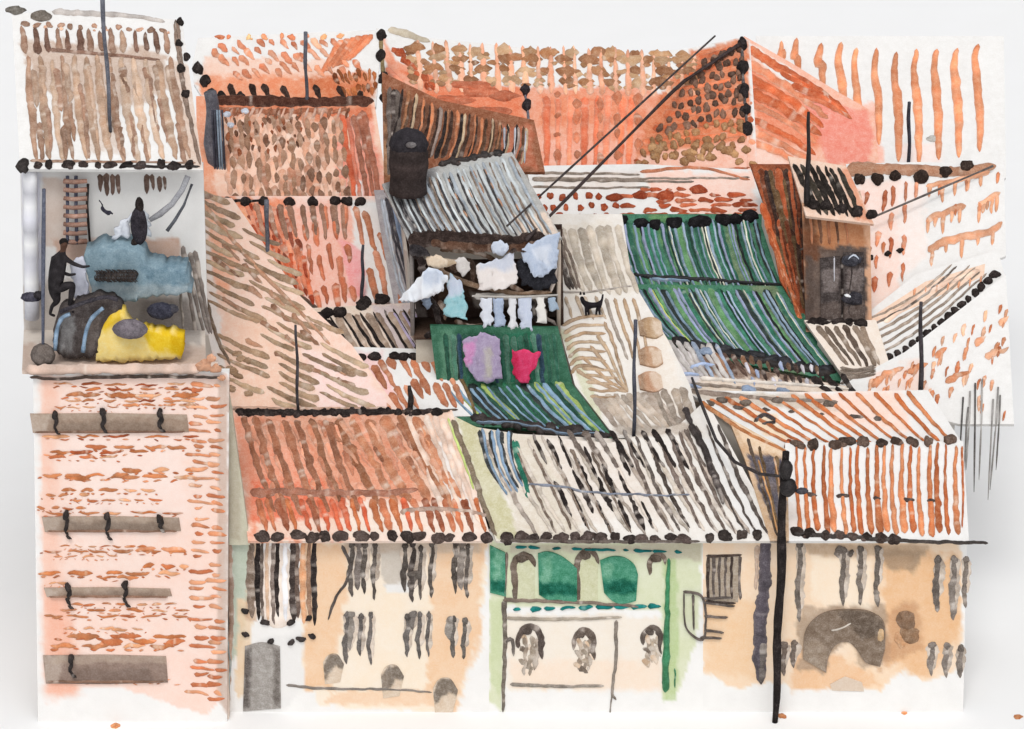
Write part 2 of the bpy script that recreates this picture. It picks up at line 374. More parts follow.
for y, x0, x1, c, w, k in [(384, 50, 200, RU2, 2.6, 5), (389, 85, 200, RU2, 2.8, 6), (395, 60, 205, RU2, 4.5, 4), (401, 60, 200, RU2, 2.6, 7), (405, 120, 196, RU2, 3, 4), (407, 50, 120, RU, 2, 4), (436, 42, 200, RU2, 3, 5), (447, 82, 200, RU, 4.5, 4), (452, 42, 150, RU2, 3.6, 4),
        (457, 48, 120, RU, 3, 3), (470, 116, 205, RU, 4.5, 3), (475, 37, 130, RU, 3.4, 4), (477, 60, 200, OR, 4, 4), (490, 60, 160, RU, 3.6, 5), (495, 37, 90, RU, 3.6, 3), (500, 70, 165, RU, 2.6, 6),
        (508, 37, 90, RU, 3, 4), (513, 44, 185, RU, 3, 5), (546, 60, 150, RU, 2, 7), (551, 37, 190, RU, 2.8, 6), (549, 135, 190, OR, 6, 2), (556, 50, 120, OR, 2.2, 5), (566, 140, 190, RU, 5, 3), (573, 37, 180, RU, 4.2, 5), (577, 90, 140, RU, 3, 2), (583, 44, 70, RU, 3, 2),
        (604, 70, 180, RU, 2.6, 7), (610, 60, 190, OR, 3, 6), (616, 44, 190, RU, 3, 6), (629, 60, 150, OR, 2.6, 5), (636, 55, 185, RU, 5, 3), (641, 90, 185, RU, 6, 3), (646, 50, 185, RU, 4.6, 4), (680, 60, 180, OR, 2, 4)]:
    m.hatch(WT, [(x0, y)], [(x1, y)], 1, w, [c, (204, 130, 86), (196, 118, 72), (220, 158, 116)], .03, dash=(k, .8, .35), wob=1.8, taper='both', jit=.45, ej=.012)
    m.hatch(WT, [(x0, y + 3)], [(x1, y + 4)], 1, w * .5, [OR, RU, c], .03, dash=(k * 2, .4, .6), wob=1.8, taper='both', jit=.5, ej=.012)
for i in range(42):
    y = 383 + i * 7.9
    for x0, x1 in ([(192, 206), (209, 223)] if i % 3 else [(188, 212), (212, 224)]):
        if 190 < x0 + 5 and random.random() < .9:
            yy = y + random.uniform(-2, 2); m.stroke(WT, [(x0 + random.uniform(-4, 3), yy), ((x0 + x1) / 2, yy + 1), (x1 + random.uniform(-4, 4), yy + random.uniform(-1, 4))], random.uniform(3.2, 5.6), random.choice([(214, 138, 98), (222, 156, 118), (205, 120, 80)]), .035, jit=.3)
m.build('wall', PL, t)
def ledge(x0, x1, y, w, c, br):
    m = MB(); m.patch(WT, [(x0, y - w / 2), ((x0 + x1) / 2, y - w / 2 - .6), (x1 - 2, y - w / 2 + 1)], [(x0 + 3, y + w / 2), ((x0 + x1) / 2, y + w / 2 + .6), (x1, y + w / 2 - 1)], c, [([(x0 + 30, y - 1), (x1 - 20, y - 1), (x1 - 10, y + w / 2), (x0 + 30, y + w / 2)], np.array(c) * .85, .7, 5, 5), ([(x0, y - w / 2), (x0 + 20, y - w / 2), (x0 + 14, y + w / 2), (x0, y + w / 2)], (206, 190, 176), .6, 5, 4), ([(x0 + 10, y - w / 2 - 2), (x1, y - w / 2 - 2), (x1, y - w / 4), (x0 + 10, y - w / 4)], (190, 170, 152), .6, 3, 4)], .05, 2.0, int(y), lift=.035)
    m.stroke(WT, [(x0 + 5, y + w * .42), (x1 - 4, y + w * .42)], 2.2, BR2, .14, wob=.6, taper='both', lay=.03)
    l = m.build('ledge', PL, t)
    for bx, by, s in br:
        b = MB(); b.stroke(WT, [(bx, by - s), (bx + 1.5, by), (bx - .5, by + s * .6), (bx + 3, by + s)], 4.6, K, .14, wob=.9, taper='both', dry=0, lay=.04, jit=.4)
        b.blob(WT, bx, by - s * .8, 3.2, 4.2, K, .24, lay=.05); b.stroke(WT, [(bx, by + s), (bx + 6, by + s + 3)], 3, K, .2, lay=.05, dry=.3)
        b.build('bracket', DKM, l)
ledge(30, 189, 423, 19, (165, 142, 124), [(55, 421, 9), (103, 419, 10), (160, 419, 9)])
ledge(42, 181, 524, 15, (160, 140, 124), [(66, 523, 12), (107, 524, 12), (160, 522, 6)])
ledge(44, 172, 592, 9, (168, 145, 128), [(68, 594, 11), (125, 592, 11)])
ledge(43, 168, 669, 28, (150, 128, 116), [(71, 664, 9)])
m = MB(); m.stroke(WT, [(26, 369), (110, 369), (203, 368)], 10, (205, 178, 162), .2, taper='none', lay=.03, wob=.5); m.stroke(WT, [(30, 376), (60, 378), (110, 376), (224, 376)], 2.6, DK, .24, taper='both', lay=.03, wob=1)
for x, y, r in [(204, 363, 8), (216, 366, 6), (212, 356, 5), (222, 376, 4)]: m.blob(WT, x, y, r, r * .8, (214, 160, 128), .05, lay=.14)
m.build('cornice', PL, t)
m = MB(); xl, xr = WT(40., 500.)[0], WT(222., 500.)[0]
m.box(((xl + xr) / 2, -.05, (zt - .1) / 2), (xr - xl - .1, .8, zt - .12), (235, 215, 200)); xr2 = at(196, 300, 4)[0]; m.box(((xl + xr2) / 2, 3.6, (zt - .1) / 2), (xr2 - xl - .1, 6.4, zt - .14), (235, 215, 200)); m.build('core_wall', PL, t)
m = MB(); m.patch(FL, [(24, 325), (205, 325)], [(22, 371), (206, 371)], (232, 220, 208), [([(22, 345), (210, 345), (210, 375), (22, 375)], (200, 172, 155), .7, 6, 5), ([(110, 318), (200, 318), (200, 345), (110, 345)], (170, 162, 156), .7, 6, 5)], .1, 3, 8); m.build('terrace_floor', PL, t)
m = MB(); m.patch(TB, [(20, 164), (203, 164)], [(24, 335), (208, 335)], PW, [
    ([(22, 172), (40, 172), (42, 300), (24, 306)], (226, 226, 238), .95, 3, 3), ([(44, 178), (68, 178), (68, 245), (44, 248)], (222, 202, 188), .9, 3, 3),
    ([(52, 240), (180, 238), (182, 266), (60, 262)], (214, 178, 158), .9, 3, 3), ([(20, 290), (60, 280), (190, 300), (205, 335), (22, 335)], (190, 178, 168), .7, 8, 6), ([(140, 300), (185, 300), (200, 335), (140, 335)], (140, 132, 128), .7, 6, 5)], .15, 3, 9)
for x, y0, y1, w in [(100, 174, 192, 6), (106, 173, 196, 7), (112, 174, 195, 6), (118, 174, 194, 5), (146, 174, 194, 6), (152, 174, 190, 5), (159, 176, 192, 6), (164, 176, 190, 4)]:
    m.stroke(TB, [(x, y0), (x + 1, y1)], w, (110, 88, 78), .05)
for x0, x1 in [(186, 204), (190, 209), (195, 212), (183, 196)]: m.stroke(TB, [(x0, 250 + random.uniform(-10, 20)), ((x0 + x1) / 2 + 1, 300), (x1, 334)], 5, (128, 118, 112), .05, dry=.3)
m.stroke(TB, [(180, 262), (181, 300), (184, 332)], 3, GY, .04, dry=.4)
m.build('back_wall', PL, t)
m = MB(); 
a = at(30, 166, 2.0); b = at(32, 318, 2.0)
m.tube(np.array([a + (b - a) * k / 12 for k in range(13)]), .22, (232, 232, 240), 10, .06); m.build('pillar', PL, t)
RTL = Surf(100, 167, 1.7, 34)
m = MB(); m.patch(RTL, [(12, 14), (60, 10), (182, 20)], [(20, 169), (203, 170)], PW, [
    ([(20, 45), (60, 40), (160, 50), (178, 90), (110, 110), (40, 90)], (196, 164, 142), .65, 5, 9), ([(60, 90), (120, 95), (120, 150), (85, 150)], (205, 176, 155), .45, 7, 8), ([(172, 60), (196, 70), (202, 168), (184, 168)], (222, 195, 176), .8, 3, 3)], .14, 2.8, 11)
m.hatch(RTL, [(22, 58), (175, 56)], [(30, 162), (196, 162)], 13, 8.5, [(186, 154, 130), (166, 132, 110), (206, 176, 152)], .06, wob=1.4, taper='both', jit=.25, bow=2, dry=.2)
m.hatch(RTL, [(26, 66), (172, 62)], [(36, 162), (190, 162)], 13, 6.5, [(186, 156, 134), BR, (150, 118, 98)], .075, wob=1.6, dash=(2, .85, .6), jit=.4, dry=.2)
m.hatch(RTL, [(18, 26), (172, 30)], [(22, 54), (174, 54)], 14, 8, [BR, (120, 90, 76), (176, 146, 124)], .08, wob=1, dash=(1, 1, 0), jit=.3, taper='drop')
m.dots(RTL, [(18, 24), (170, 31)], 13, 3.2, BR, .06)
m.stroke(RTL, [(50, 50), (100, 54), (160, 60)], 4, (140, 108, 92), .09, dry=.2)
for x, y, rx, ry, c in [(15, 10.5, 11, 5, (120, 114, 106)), (41, 16, 11, 6, (128, 118, 108))]: m.blob(RTL, x, y, rx, ry, c, .08)
m.stroke(RTL, [(52, 12), (100, 14), (140, 17), (165, 22)], 6, (190, 182, 176), .07, taper='end')
m.stroke(RTL, [(176, 22), (180, 60), (186, 100), (200, 165)], 6, (140, 118, 104), .09, dry=.25, jit=.35)
roof = m.build('roof', TILE, t)
ends(roof, RTL, [(28, 165), (198, 166)], 11, 5.4)
m = MB(); m.blob(RTL, 23, 167, 7, 8, K, .12); m.stroke(RTL, [(30, 161), (196, 163)], 3, (150, 118, 98), .03); m.stroke(RTL, [(120, 166), (165, 167), (200, 167)], 3, K, .1)
m.build('gutter', DKM, roof)
m = MB()
for x, y, r in [(180, 22, 4), (179, 44, 3.6), (187, 57, 3.6), (181, 70, 4.5), (186, 95, 4)]: m.blob(RTL, x, y, r, r * 1.15, K, .1)
m.stroke(RTL, [(175, 20), (179, 50), (184, 90)], 3, (90, 78, 70), .08, dry=.3); m.build('ridge_tile', TILE, roof)
P = [(22, 160), (196, 160), (178, 26), (16, 20)]
body(t, RTL, [(24, 128), (192, 128), (178, 26), (16, 22)], zb=zt)
# things on the terrace
zf = zt
YT = 1.2
def vt(px, py, Y): return at(px, py, Y)
m = MB()
for x in (67.5, 76):
    m.tube([vt(x + (0 if x < 70 else 1), 244, 1.9), vt(x, 210, 2.0), vt(x, 176, 2.1)], .055, (95, 95, 112), 6)
ld = thing('ladder', 'dark wooden ladder with pale rungs leaning on the terrace back wall', 'ladder', vt(72, 244, 1.9))
m.build('side_rail', WD, ld)
for i in range(8):
    m = MB(); y = 181 + i * 8.6; m.tube([vt(64, y, 1.98), vt(73, y + 1, 1.9), vt(87, y, 1.98)], .075, (165, 128, 112), 6); m.build('rung', WD, ld)
m = MB(); m.tube([vt(88, 184, 2.1), vt(87, 205, 2.1), vt(90, 244, 2.1)], .04, K, 6); tag(m.build('rod', MET), 'thin black rod standing just right of the ladder', 'rod')
# draped table
m = MB(); 
m.cloth(([(84, 256), (100, 248), (138, 250), (150, 266), (186, 270)], [(92, 296), (110, 302), (190, 292)]), .7, (132, 156, 168), th=1.0, fold=.08, nf=3, cols=[([(140, 268), (186, 268), (188, 282), (150, 284)], (112, 140, 156), .6, 5, 4), ([(90, 285), (188, 285), (188, 300), (90, 302)], (170, 180, 184), .6, 5, 4)])
tag(m.build('draped_table', CL), 'blue-grey cloth covered table in the middle of the terrace', 'table')
m = MB(); c = vt(117, 276, .45)
for i in range(26):
    a = i / 26 * 1.0; x = -.62 + 1.24 * a
    th = np.linspace(0, 2 * math.pi, 12); rr = .15 + .04 * random.random()
    m.tube(np.stack([c[0] + x + .04 * np.cos(th * 3), c[1] + rr * np.cos(th), c[2] + rr * np.sin(th)], 1), .018, (62, 52, 48), 5)
tag(m.build('wire_coil', MET), 'long dark scribbled coil of wire lying against the blue-grey table', 'coil')
# hanging dark coat
m = MB(); m.ball(vt(139, 226, 1.1), (.26, .14, .62), (52, 48, 54)); m.ball(vt(139.5, 205, 1.1), (.13, .1, .26), K); m.ball(vt(135, 247, 1.1), (.13, .1, .3), K)
ct = tag(m.build('coat', CL), 'dark grey coat hanging from the cord above the blue-grey table', 'coat')
m = MB(); m.cloth(([(120, 222), (132, 214)], [(112, 238), (130, 238)]), 1.1, (214, 218, 226), th=.06); m.stroke(TB, [(0, 0), (1, 1), (2, 2)], .1, K) if 0 else None
m.cloth(([(141, 210), (149, 214)], [(142, 240), (150, 236)]), 1.12, (190, 196, 204), th=.05); m.build('lining', CL, ct)
m = MB(); Pc = np.array([vt(*p) for p in [(150, 220, 1.0), (160, 214, 1.0), (172, 204, 1.1), (182, 190, 1.3), (188, 176, 1.5)]]); m.tube(Pc, .085, (150, 150, 154), 8, .2)
Pc = np.array([vt(*p) for p in [(167, 231, 1.0), (175, 220, 1.1), (184, 205, 1.3), (192, 184, 1.5)]]); m.tube(Pc, .05, (90, 92, 98), 8, .2)
tag(m.build('hose', CL), 'pair of grey hoses curving down from the terrace eave at right', 'hose')
m = MB(); m.cloth(([(99, 200), (103, 207), (113, 213)], [(100, 204), (105, 213), (112, 214)]), 1.6, (60, 58, 70), th=.05, cell=1.5); m.build('rag', CL) and None
tag(bpy.data.objects['rag'], 'small dark rag flying left of the hanging coat', 'rag')
# yellow mattress, cushions, hooped chair, ball
m = MB(); m.cloth(([(98, 340), (108, 318), (122, 312), (132, 326), (150, 330), (184, 336)], [(96, 362), (130, 362), (150, 360), (182, 358)]), -.1, (252, 224, 140), th=.5, fold=.05, nf=2, cols=[
    ([(140, 330), (186, 334), (184, 356), (150, 348)], (240, 198, 30), .95, 3, 3), ([(100, 330), (110, 314), (126, 312), (120, 326)], (238, 196, 40), .9, 4, 4), ([(170, 334), (186, 336), (184, 358), (172, 352)], (225, 180, 20), .8, 3, 2)])
tag(m.build('mattress', CL), 'bright yellow mattress folded over the terrace edge', 'mattress')
m = MB(); m.ball(vt(130, 329, -.35), (.52, .2, .32), (118, 110, 116)); tag(m.build('cushion', CL), 'mid grey cushion lying on the yellow mattress', 'cushion', 'cushions on the terrace')
m = MB(); m.ball(vt(161, 311, .2), (.42, .25, .27), (58, 58, 70)); m.ball(vt(172, 309, .25), (.2, .2, .14), (70, 68, 74)); tag(m.build('cushion', CL), 'near-black cushion behind the right end of the yellow mattress', 'cushion', 'cushions on the terrace')
ch = thing('hooped_chair', 'low dark grey hooped chair with blue-grey bands left of the yellow mattress', 'chair', (float(vt(80, 360, -.2)[0]), -.2, zt))
m = MB(); m.cloth(([(53, 330), (60, 312), (80, 304), (100, 298), (118, 304), (124, 318)], [(54, 352), (70, 358), (88, 358), (100, 352)]), 0.0, (84, 76, 74), th=.6, fold=.05, nf=3, cols=[([(60, 318), (76, 316), (72, 352), (60, 350)], (150, 150, 150), .7, 4, 4), ([(86, 325), (100, 320), (95, 352), (84, 352)], (130, 118, 112), .7, 4, 4)])
m.build('seat_cover', CL, ch)
for P in ([(55, 350), (57, 330), (62, 318), (70, 314)], [(83, 352), (86, 332), (92, 318), (103, 308)], [(60, 312), (80, 304), (105, 297), (118, 300)]):
    m = MB(); q = smooth(P, 12); m.tube(np.array([vt(a, b, -.25) for a, b in q]), .065, BG if P[0][0] != 60 else (64, 60, 66), 7); m.build('hoop', WD, ch)
m = MB(); m.ball(vt(43, 355, -.3), (.37, .33, .37), (110, 100, 94)); tag(m.build('ball', CL), 'dull grey-brown ball at the left corner of the terrace edge', 'ball')
# person leaning over the table
def skinned(name, joints, edges, col, mt, parent=None, origin=None, sub=2):
    me = bpy.data.meshes.new(name); V = np.array([j[:3] for j in joints], float)
    o0 = np.array(origin, float); me.from_pydata((V - o0).tolist(), edges, [])
    o = bpy.data.objects.new(name, me); COL.objects.link(o)
    sm = o.modifiers.new('skin', 'SKIN'); sm.use_smooth_shade = True
    for i, j in enumerate(joints):
        me.skin_vertices[0].data[i].radius = (j[3], j[3] if len(j) < 5 else j[4])
    me.skin_vertices[0].data[0].use_root = True
    ss = o.modifiers.new('sub', 'SUBSURF'); ss.levels = sub; ss.render_levels = sub
    dg = bpy.context.evaluated_depsgraph_get(); dg.update(); ev = o.evaluated_get(dg); nm = bpy.data.meshes.new_from_object(ev)
    bpy.data.objects.remove(o); o = bpy.data.objects.new(name, nm); COL.objects.link(o)
    n = len(nm.vertices); co_ = np.empty(n * 3); nm.vertices.foreach_get('co', co_); co_ = co_.reshape(-1, 3) + o0
    cc = col(co_) if callable(col) else np.repeat(np.asarray(col, float)[None], n, 0)
    if 'Col' in nm.color_attributes: nm.color_attributes.remove(nm.color_attributes['Col'])
    ca = nm.color_attributes.new('Col', 'FLOAT_COLOR', 'POINT'); ca.data.foreach_set('color', np.concatenate([lin(cc), np.ones((n, 1))], 1).astype(np.float32).ravel())
    nm.materials.clear(); nm.materials.append(mt); nm.polygons.foreach_set('use_smooth', [True] * len(nm.polygons))
    if parent: o.parent = parent
    else: o.location = o0
    o['_w'] = tuple(o0); return o
Yp = .35
def J(px, py, r, dy=0, r2=None): 
    p = at(px, py, Yp + dy); return (p[0], p[1], p[2], r) if r2 is None else (p[0], p[1], p[2], r, r2)
js = [J(56, 285, .24), J(57, 270, .27), J(61, 257, .22), J(63, 251, .075), J(64, 244, .13), J(64.5, 240, .10),
      J(66, 259, .085, -.12), J(74, 264, .065, -.2), J(83, 267, .05, -.28), J(90, 266, .035, -.3),
      J(54, 260, .085, .15), J(60, 272, .065, .1), J(70, 275, .05, -.05), J(76, 274, .035, -.1),
      J(60, 288, .17, -.1), J(73, 284, .13, -.25), J(71, 298, .085, -.2), J(69, 310, .05, -.2), J(74, 312, .04, -.35),
      J(53, 293, .17, .1), J(58, 301, .12, .0), J(52, 306, .06, .1), J(50, 314, .05, .1), J(55, 316, .04, -.05)]
es = [(0, 1), (1, 2), (2, 3), (3, 4), (4, 5), (2, 6), (6, 7), (7, 8), (8, 9), (2, 10), (10, 11), (11, 12), (12, 13), (0, 14), (14, 15), (15, 16), (16, 17), (17, 18), (0, 19), (19, 20), (20, 21), (21, 22), (22, 23)]
hz = float(at(63, 251, Yp)[2])
pr = skinned('person', js, es, lambda v: np.where((v[:, 2] > hz)[:, None], (92, 66, 54), (46, 42, 44)), M['skin'], origin=(float(at(60, 300, Yp)[0]), Yp, zt))
tag(pr, 'crouching person in dark clothes reaching towards the blue-grey table', 'person')
m = MB(); c = at(63.6, 242, Yp + .03); m.ball(c, (.135, .13, .12), (32, 27, 26)); m.build('hair', M['skin'], pr)
m = MB(); m.tube([vt(43, 345, -.3), vt(43, 300, -.25), vt(43.5, 240, -.2), vt(44, 189, -.2)], [.05, .06, .075, .055], (92, 96, 112), 7); tag(m.build('pole', MET), 'slim blue-grey pole rising from the ball at the left terrace corner', 'pole')
m = MB(); m.cloth(([(70, 262), (84, 258), (86, 272)], [(74, 300), (82, 298), (88, 294)]), .75, (216, 218, 232), th=.08, fold=.04, nf=2)
tag(m.build('white_cloth', CL), 'crumpled white cloth hanging from the left end of the blue-grey table', 'cloth')
m = MB(); m.ball(vt(31, 297, .3), (.3, .2, .14), (70, 68, 80), jit=.15); m.ball(vt(39, 295, .25), (.17, .15, .12), (46, 42, 46), jit=.15); tag(m.build('bundle', CL), 'small dark bundle on the floor behind the crouching person', 'bundle')
# ================================================================== 2. front left house
h = thing('tiled_house', 'peach house with rust red tiled roof and grey shutters beside the brick house', 'house', (-4.7, 2, 0))
m = MB(); m.patch(WF, [(230, 532), (489, 532)], [(230, 716), (489, 716)], (245, 243, 240), [
    ([(238, 535), (488, 535), (484, 600), (462, 690), (440, 712), (320, 706), (300, 660), (306, 540)], (250, 232, 208), .9, 2, 4),
    ([(306, 540), (348, 545), (345, 620), (330, 690), (306, 690), (302, 640)], PEACH, .95, 6, 8), ([(428, 545), (486, 540), (478, 650), (452, 714), (425, 700), (430, 620)], PEACH, .9, 6, 7), ([(344, 690), (440, 690), (440, 706), (320, 704)], (246, 212, 180), .9, 2, 3),
    ([(232, 536), (258, 536), (252, 590), (243, 645), (232, 660)], (196, 206, 188), .95, 3, 3), ([(238, 600), (252, 600), (250, 690), (236, 700)], (240, 212, 178), .9, 3, 4), ([(250, 540), (262, 540), (256, 620), (246, 620)], (214, 180, 150), .8, 2, 3),
    ([(378, 545), (414, 545), (414, 585), (384, 588)], (206, 196, 184), .85, 2, 3), ([(345, 540), (480, 538), (480, 552), (345, 552)], (205, 185, 165), .8, 4, 3), ([(385, 585), (412, 582), (412, 592), (386, 592)], PW, .9, 2, 1),
    ([(256, 640), (302, 630), (304, 690), (280, 712), (256, 712)], PW, .9, 2, 3)], .22, 2.8, 21)
m.build('wall', PL, h)
m = MB(); m.stroke(WF, [(229, 400 + 140), (231, 620), (228, 690), (225, 716)], 6, (170, 140, 122), .06, dry=.3, wob=1.2); m.stroke(WF, [(228, 640), (230, 670), (227, 706)], 3, (150, 165, 165), .08); m.build('downpipe', MET, h)
WS = Surf(235, 500, -.25, 90)
m = MB(); m.patch(WS, [(229, 395), (229, 545)], [(232, 412), (250, 545)], (204, 200, 178), [([(229, 400), (240, 440), (240, 540), (229, 540)], (182, 170, 150), .6, 4, 4)], .2, 2.4, 24); m.build('side_wall', PL, h)
# big shuttered balcony window
w = MB(); w.stroke(WF, [(277, 545), (277, 628)], 40, (228, 214, 202), .02, taper='none', lay=.005, dry=0)
for x, c, wd in [(251, (130, 112, 98), 9), (258, K, 7), (267, (232, 196, 166), 5), (273, (120, 106, 98), 6), (277, K, 7), (285, (236, 236, 240), 7), (293, (70, 60, 56), 9), (297, (110, 92, 82), 6), (303, (224, 166, 124), 7), (309, (150, 118, 96), 5), (314, (52, 44, 42), 6), (262, (100, 88, 80), 4)]:
    w.stroke(WF, [(x + .5, 541), (x - .5, 580), (x + 1, 620 + random.uniform(-4, 6))], wd, c, .05, taper='both', wob=1, dry=.2, jit=.3)
w.build('shuttered_window', WD, h)
m = MB()
for x, y in [(245, 611), (265, 622), (291, 622), (309, 618), (246, 634), (271, 641), (291, 642), (301, 639), (312, 636)]: m.blob(WF, x, y, random.uniform(3.6, 5.2), 2.6, K, .1, rot=random.choice([.4, .2, -.5]))
m.build('balcony_rail', DKM, h)
m = MB(); m.patch(WF, [(245, 646), (262, 642), (280, 646)], [(243, 711), (281, 708)], (168, 162, 156), [([(244, 650), (252, 646), (250, 708), (243, 708)], (96, 88, 84), .8, 4, 3), ([(272, 646), (281, 650), (281, 706), (274, 706)], (110, 102, 96), .7, 4, 3)], .05, 2.2, 22, lift=.03, sm=True)
m.build('door', WD, h)
def shut(parent, S, L, col=(92, 84, 78), w=6, name='shuttered_window', top=True, h_=.05):
    m = MB()
    xs = [p[0] for p in L]
    for p in L:
        x, y0, y1 = p[:3]; ww = p[3] if len(p) > 3 else w; cc = p[4] if len(p) > 4 else col
        P = [(x + random.uniform(-1, 1), y0), (x + 1.2, y0 + (y1 - y0) * .25), (x - .8, y0 + (y1 - y0) * .6), (x + .5, y1)]
        m.stroke(S, [(x + 2, y0 + 1), (x + 2, y0 + (y1 - y0) * random.uniform(.6, .9))], ww * 1.7, (196, 180, 164), .02, wob=.8, dry=.4, jit=.4, taper='end')
        m.stroke(S, P, ww, cc, h_, wob=1.0, taper='both', dry=.2, jit=.45)
        if top: m.blob(S, x + 1, y0 + 3, ww * .55, 3.6, cc, h_ + .01)
    return m.build(name, WD, parent)
shut(h, WF, [(351, 541, 597), (358, 541, 590, 7, (120, 110, 104)), (364, 541, 594), (374, 542, 600, 5)])
shut(h, WF, [(404, 543, 592, 6), (412, 541, 602, 6, (78, 70, 66)), (420, 545, 600, 5), (413, 570, 590, 12, (96, 88, 82)), (431, 541, 598, 5)])
shut(h, WF, [(455, 540, 594, 6, (84, 76, 70)), (461, 540, 590, 8, (128, 118, 110)), (467, 543, 598, 5)])
shut(h, WF, [(346, 612, 664, 6), (350, 612, 650, 8, (140, 132, 124)), (360, 614, 656, 5), (370, 612, 665, 4)], (104, 98, 94))
shut(h, WF, [(407, 614, 657, 6), (412, 611, 630, 8, (130, 122, 116)), (419, 612, 659, 5), (428, 612, 657, 4)], (108, 102, 98))
shut(h, WF, [(450, 616, 640, 9, (150, 142, 134)), (453, 616, 658, 5), (464, 618, 659, 5)], (104, 98, 92))
for x, y, s in [(334, 664, 1), (393, 676, 1.1), (446, 690, 1.2)]:
    m = MB(); m.patch(WF, [(x - 11 * s, y - 2), (x - 6 * s, y - 9 * s), (x + 3 * s, y - 10 * s), (x + 10 * s, y)], [(x - 9 * s, y + 20 * s), (x + 6 * s, y + 18 * s)], (222, 202, 180), [([(x - 11 * s, y), (x - 4 * s, y - 10 * s), (x + 9 * s, y - 8 * s), (x + 11 * s, y + 4), (x + 2 * s, y + 2), (x - 5 * s, y + 10 * s), (x - 10 * s, y + 14 * s)], (132, 120, 108), .95, 3, 4)], .06, 1.8, int(x), lift=.02, sm=True)
    m.build('arched_window', WD, h)
m = MB(); m.stroke(WF, [(286, 685), (320, 688), (380, 689), (432, 692)], 3, GY, .05, wob=1, dry=.1); m.build('string_course', PL, h)
m = MB(); m.stroke(WF, [(342, 545), (350, 565), (347, 580), (335, 600), (328, 620)], 3.4, (80, 72, 68), .07, taper='end', dry=.1); m.build('drain_pipe', MET, h)
m = MB(); m.patch(R7, [(232, 412), (452, 410)], [(248, 541), (492, 541)], (246, 222, 206), [
    ([(232, 412), (300, 412), (350, 540), (250, 540)], (240, 160, 130), .95, 6, 7), ([(250, 480), (340, 480), (345, 520), (255, 524)], (236, 128, 96), .9, 8, 8), ([(290, 414), (400, 412), (430, 500), (330, 500)], (228, 152, 120), .9, 10, 10),
    ([(245, 415), (395, 414), (420, 440), (260, 450)], (214, 160, 134), .6, 10, 9), ([(395, 412), (450, 412), (470, 500), (420, 500)], (226, 178, 150), .6, 10, 10), ([(425, 440), (445, 440), (475, 520), (448, 515)], PW, .75, 3, 4), ([(255, 522), (490, 510), (490, 535), (255, 536)], (244, 226, 210), .75, 3, 5)], .14, 2.8, 25)
m.hatch(R7, [(236, 418), (330, 418)], [(268, 515), (365, 512)], 7, 7.5, [(146, 98, 72), (160, 106, 80)], .07, wob=1.4, bow=2, jit=.3)
m.hatch(R7, [(243, 418), (340, 418)], [(276, 505), (372, 500)], 7, 8, [(206, 136, 106), (190, 126, 98), (228, 158, 128)], .05, wob=1.6, jit=.35, dash=(3, .8, .3))
m.hatch(R7, [(330, 418), (420, 416)], [(372, 505), (470, 500)], 6, 11, [(172, 112, 80), (186, 124, 92), (160, 104, 74)], .06, wob=1.8, bow=2, jit=.3, dry=.25)
m.hatch(R7, [(320, 420), (420, 418)], [(355, 470), (450, 480)], 7, 7, [(206, 140, 112), (160, 106, 80), (220, 160, 130)], .08, wob=1.8, dash=(2, .8, .4), jit=.4)
m.hatch(R7, [(404, 418), (446, 416)], [(440, 512), (486, 525)], 5, 6, [(232, 190, 165), (200, 140, 106), (236, 205, 185)], .05, wob=1.5, jit=.3, dry=.4)
m.hatch(R7, [(252, 498), (480, 498)], [(262, 532), (490, 532)], 22, 7, [RU, (222, 110, 76), (200, 120, 84), (158, 92, 66)], .07, wob=1.5, jit=.35, dry=.2)
m.stroke(R7, [(250, 492), (300, 492), (350, 494), (396, 492), (418, 490)], 9, (156, 106, 86), .10, wob=1, dry=.15, jit=.2)
m.stroke(R7, [(400, 512), (430, 509), (470, 512), (490, 516)], 6, (176, 148, 132), .09, wob=1, dry=.3)
rf = m.build('roof', TILE, h)
ends(rf, R7, [(256, 536), (492, 537)], 15, 6.2, (62, 52, 48), .16, jit=.3)
m = MB(); m.stroke(R7, [(235, 412), (300, 413), (350, 412), (398, 412)], 7, K, .16, wob=1, jit=.45, dry=.04); m.dots(R7, [(236, 413), (440, 412)], 22, 5, K, .18, ry=3.6, jit=.4); m.stroke(R7, [(400, 412), (450, 411)], 4, (80, 66, 58), .14, dry=.2, wob=1); m.build('ridge_tile', TILE, rf)
body(h, R7, [(254, 506), (482, 506), (450, 416), (236, 416)])
# ================================================================== 3. green balcony house
h = thing('arcade_house', 'pale green house with arched windows under a white roof with black streaks', 'house', (2.6, 2, 0))
m = MB(); m.patch(WF, [(489, 532), (703, 532)], [(489, 716), (703, 716)], (246, 244, 241), [
    ([(489, 540), (702, 540), (700, 600), (696, 640), (680, 690), (664, 700), (660, 610), (506, 606), (505, 640), (503, 712), (489, 700)], (222, 226, 192), .95, 2, 3),
    ([(506, 614), (612, 614), (662, 620), (662, 688), (506, 690)], (246, 234, 218), .9, 4, 5), ([(510, 660), (660, 660), (662, 690), (512, 688)], (250, 226, 204), .7, 8, 5),
    ([(664, 560), (676, 560), (680, 640), (676, 700), (664, 700)], (188, 208, 150), .8, 3, 3), ([(489, 600), (504, 600), (500, 700), (490, 680)], (206, 216, 170), .8, 4, 3),
    ([(640, 540), (702, 540), (702, 560), (640, 556)], (192, 180, 160), .7, 4, 3), ([(510, 545), (640, 545), (640, 552), (510, 552)], (200, 190, 168), .7, 2, 2)], .22, 2.8, 31)
m.build('wall', PL, h)
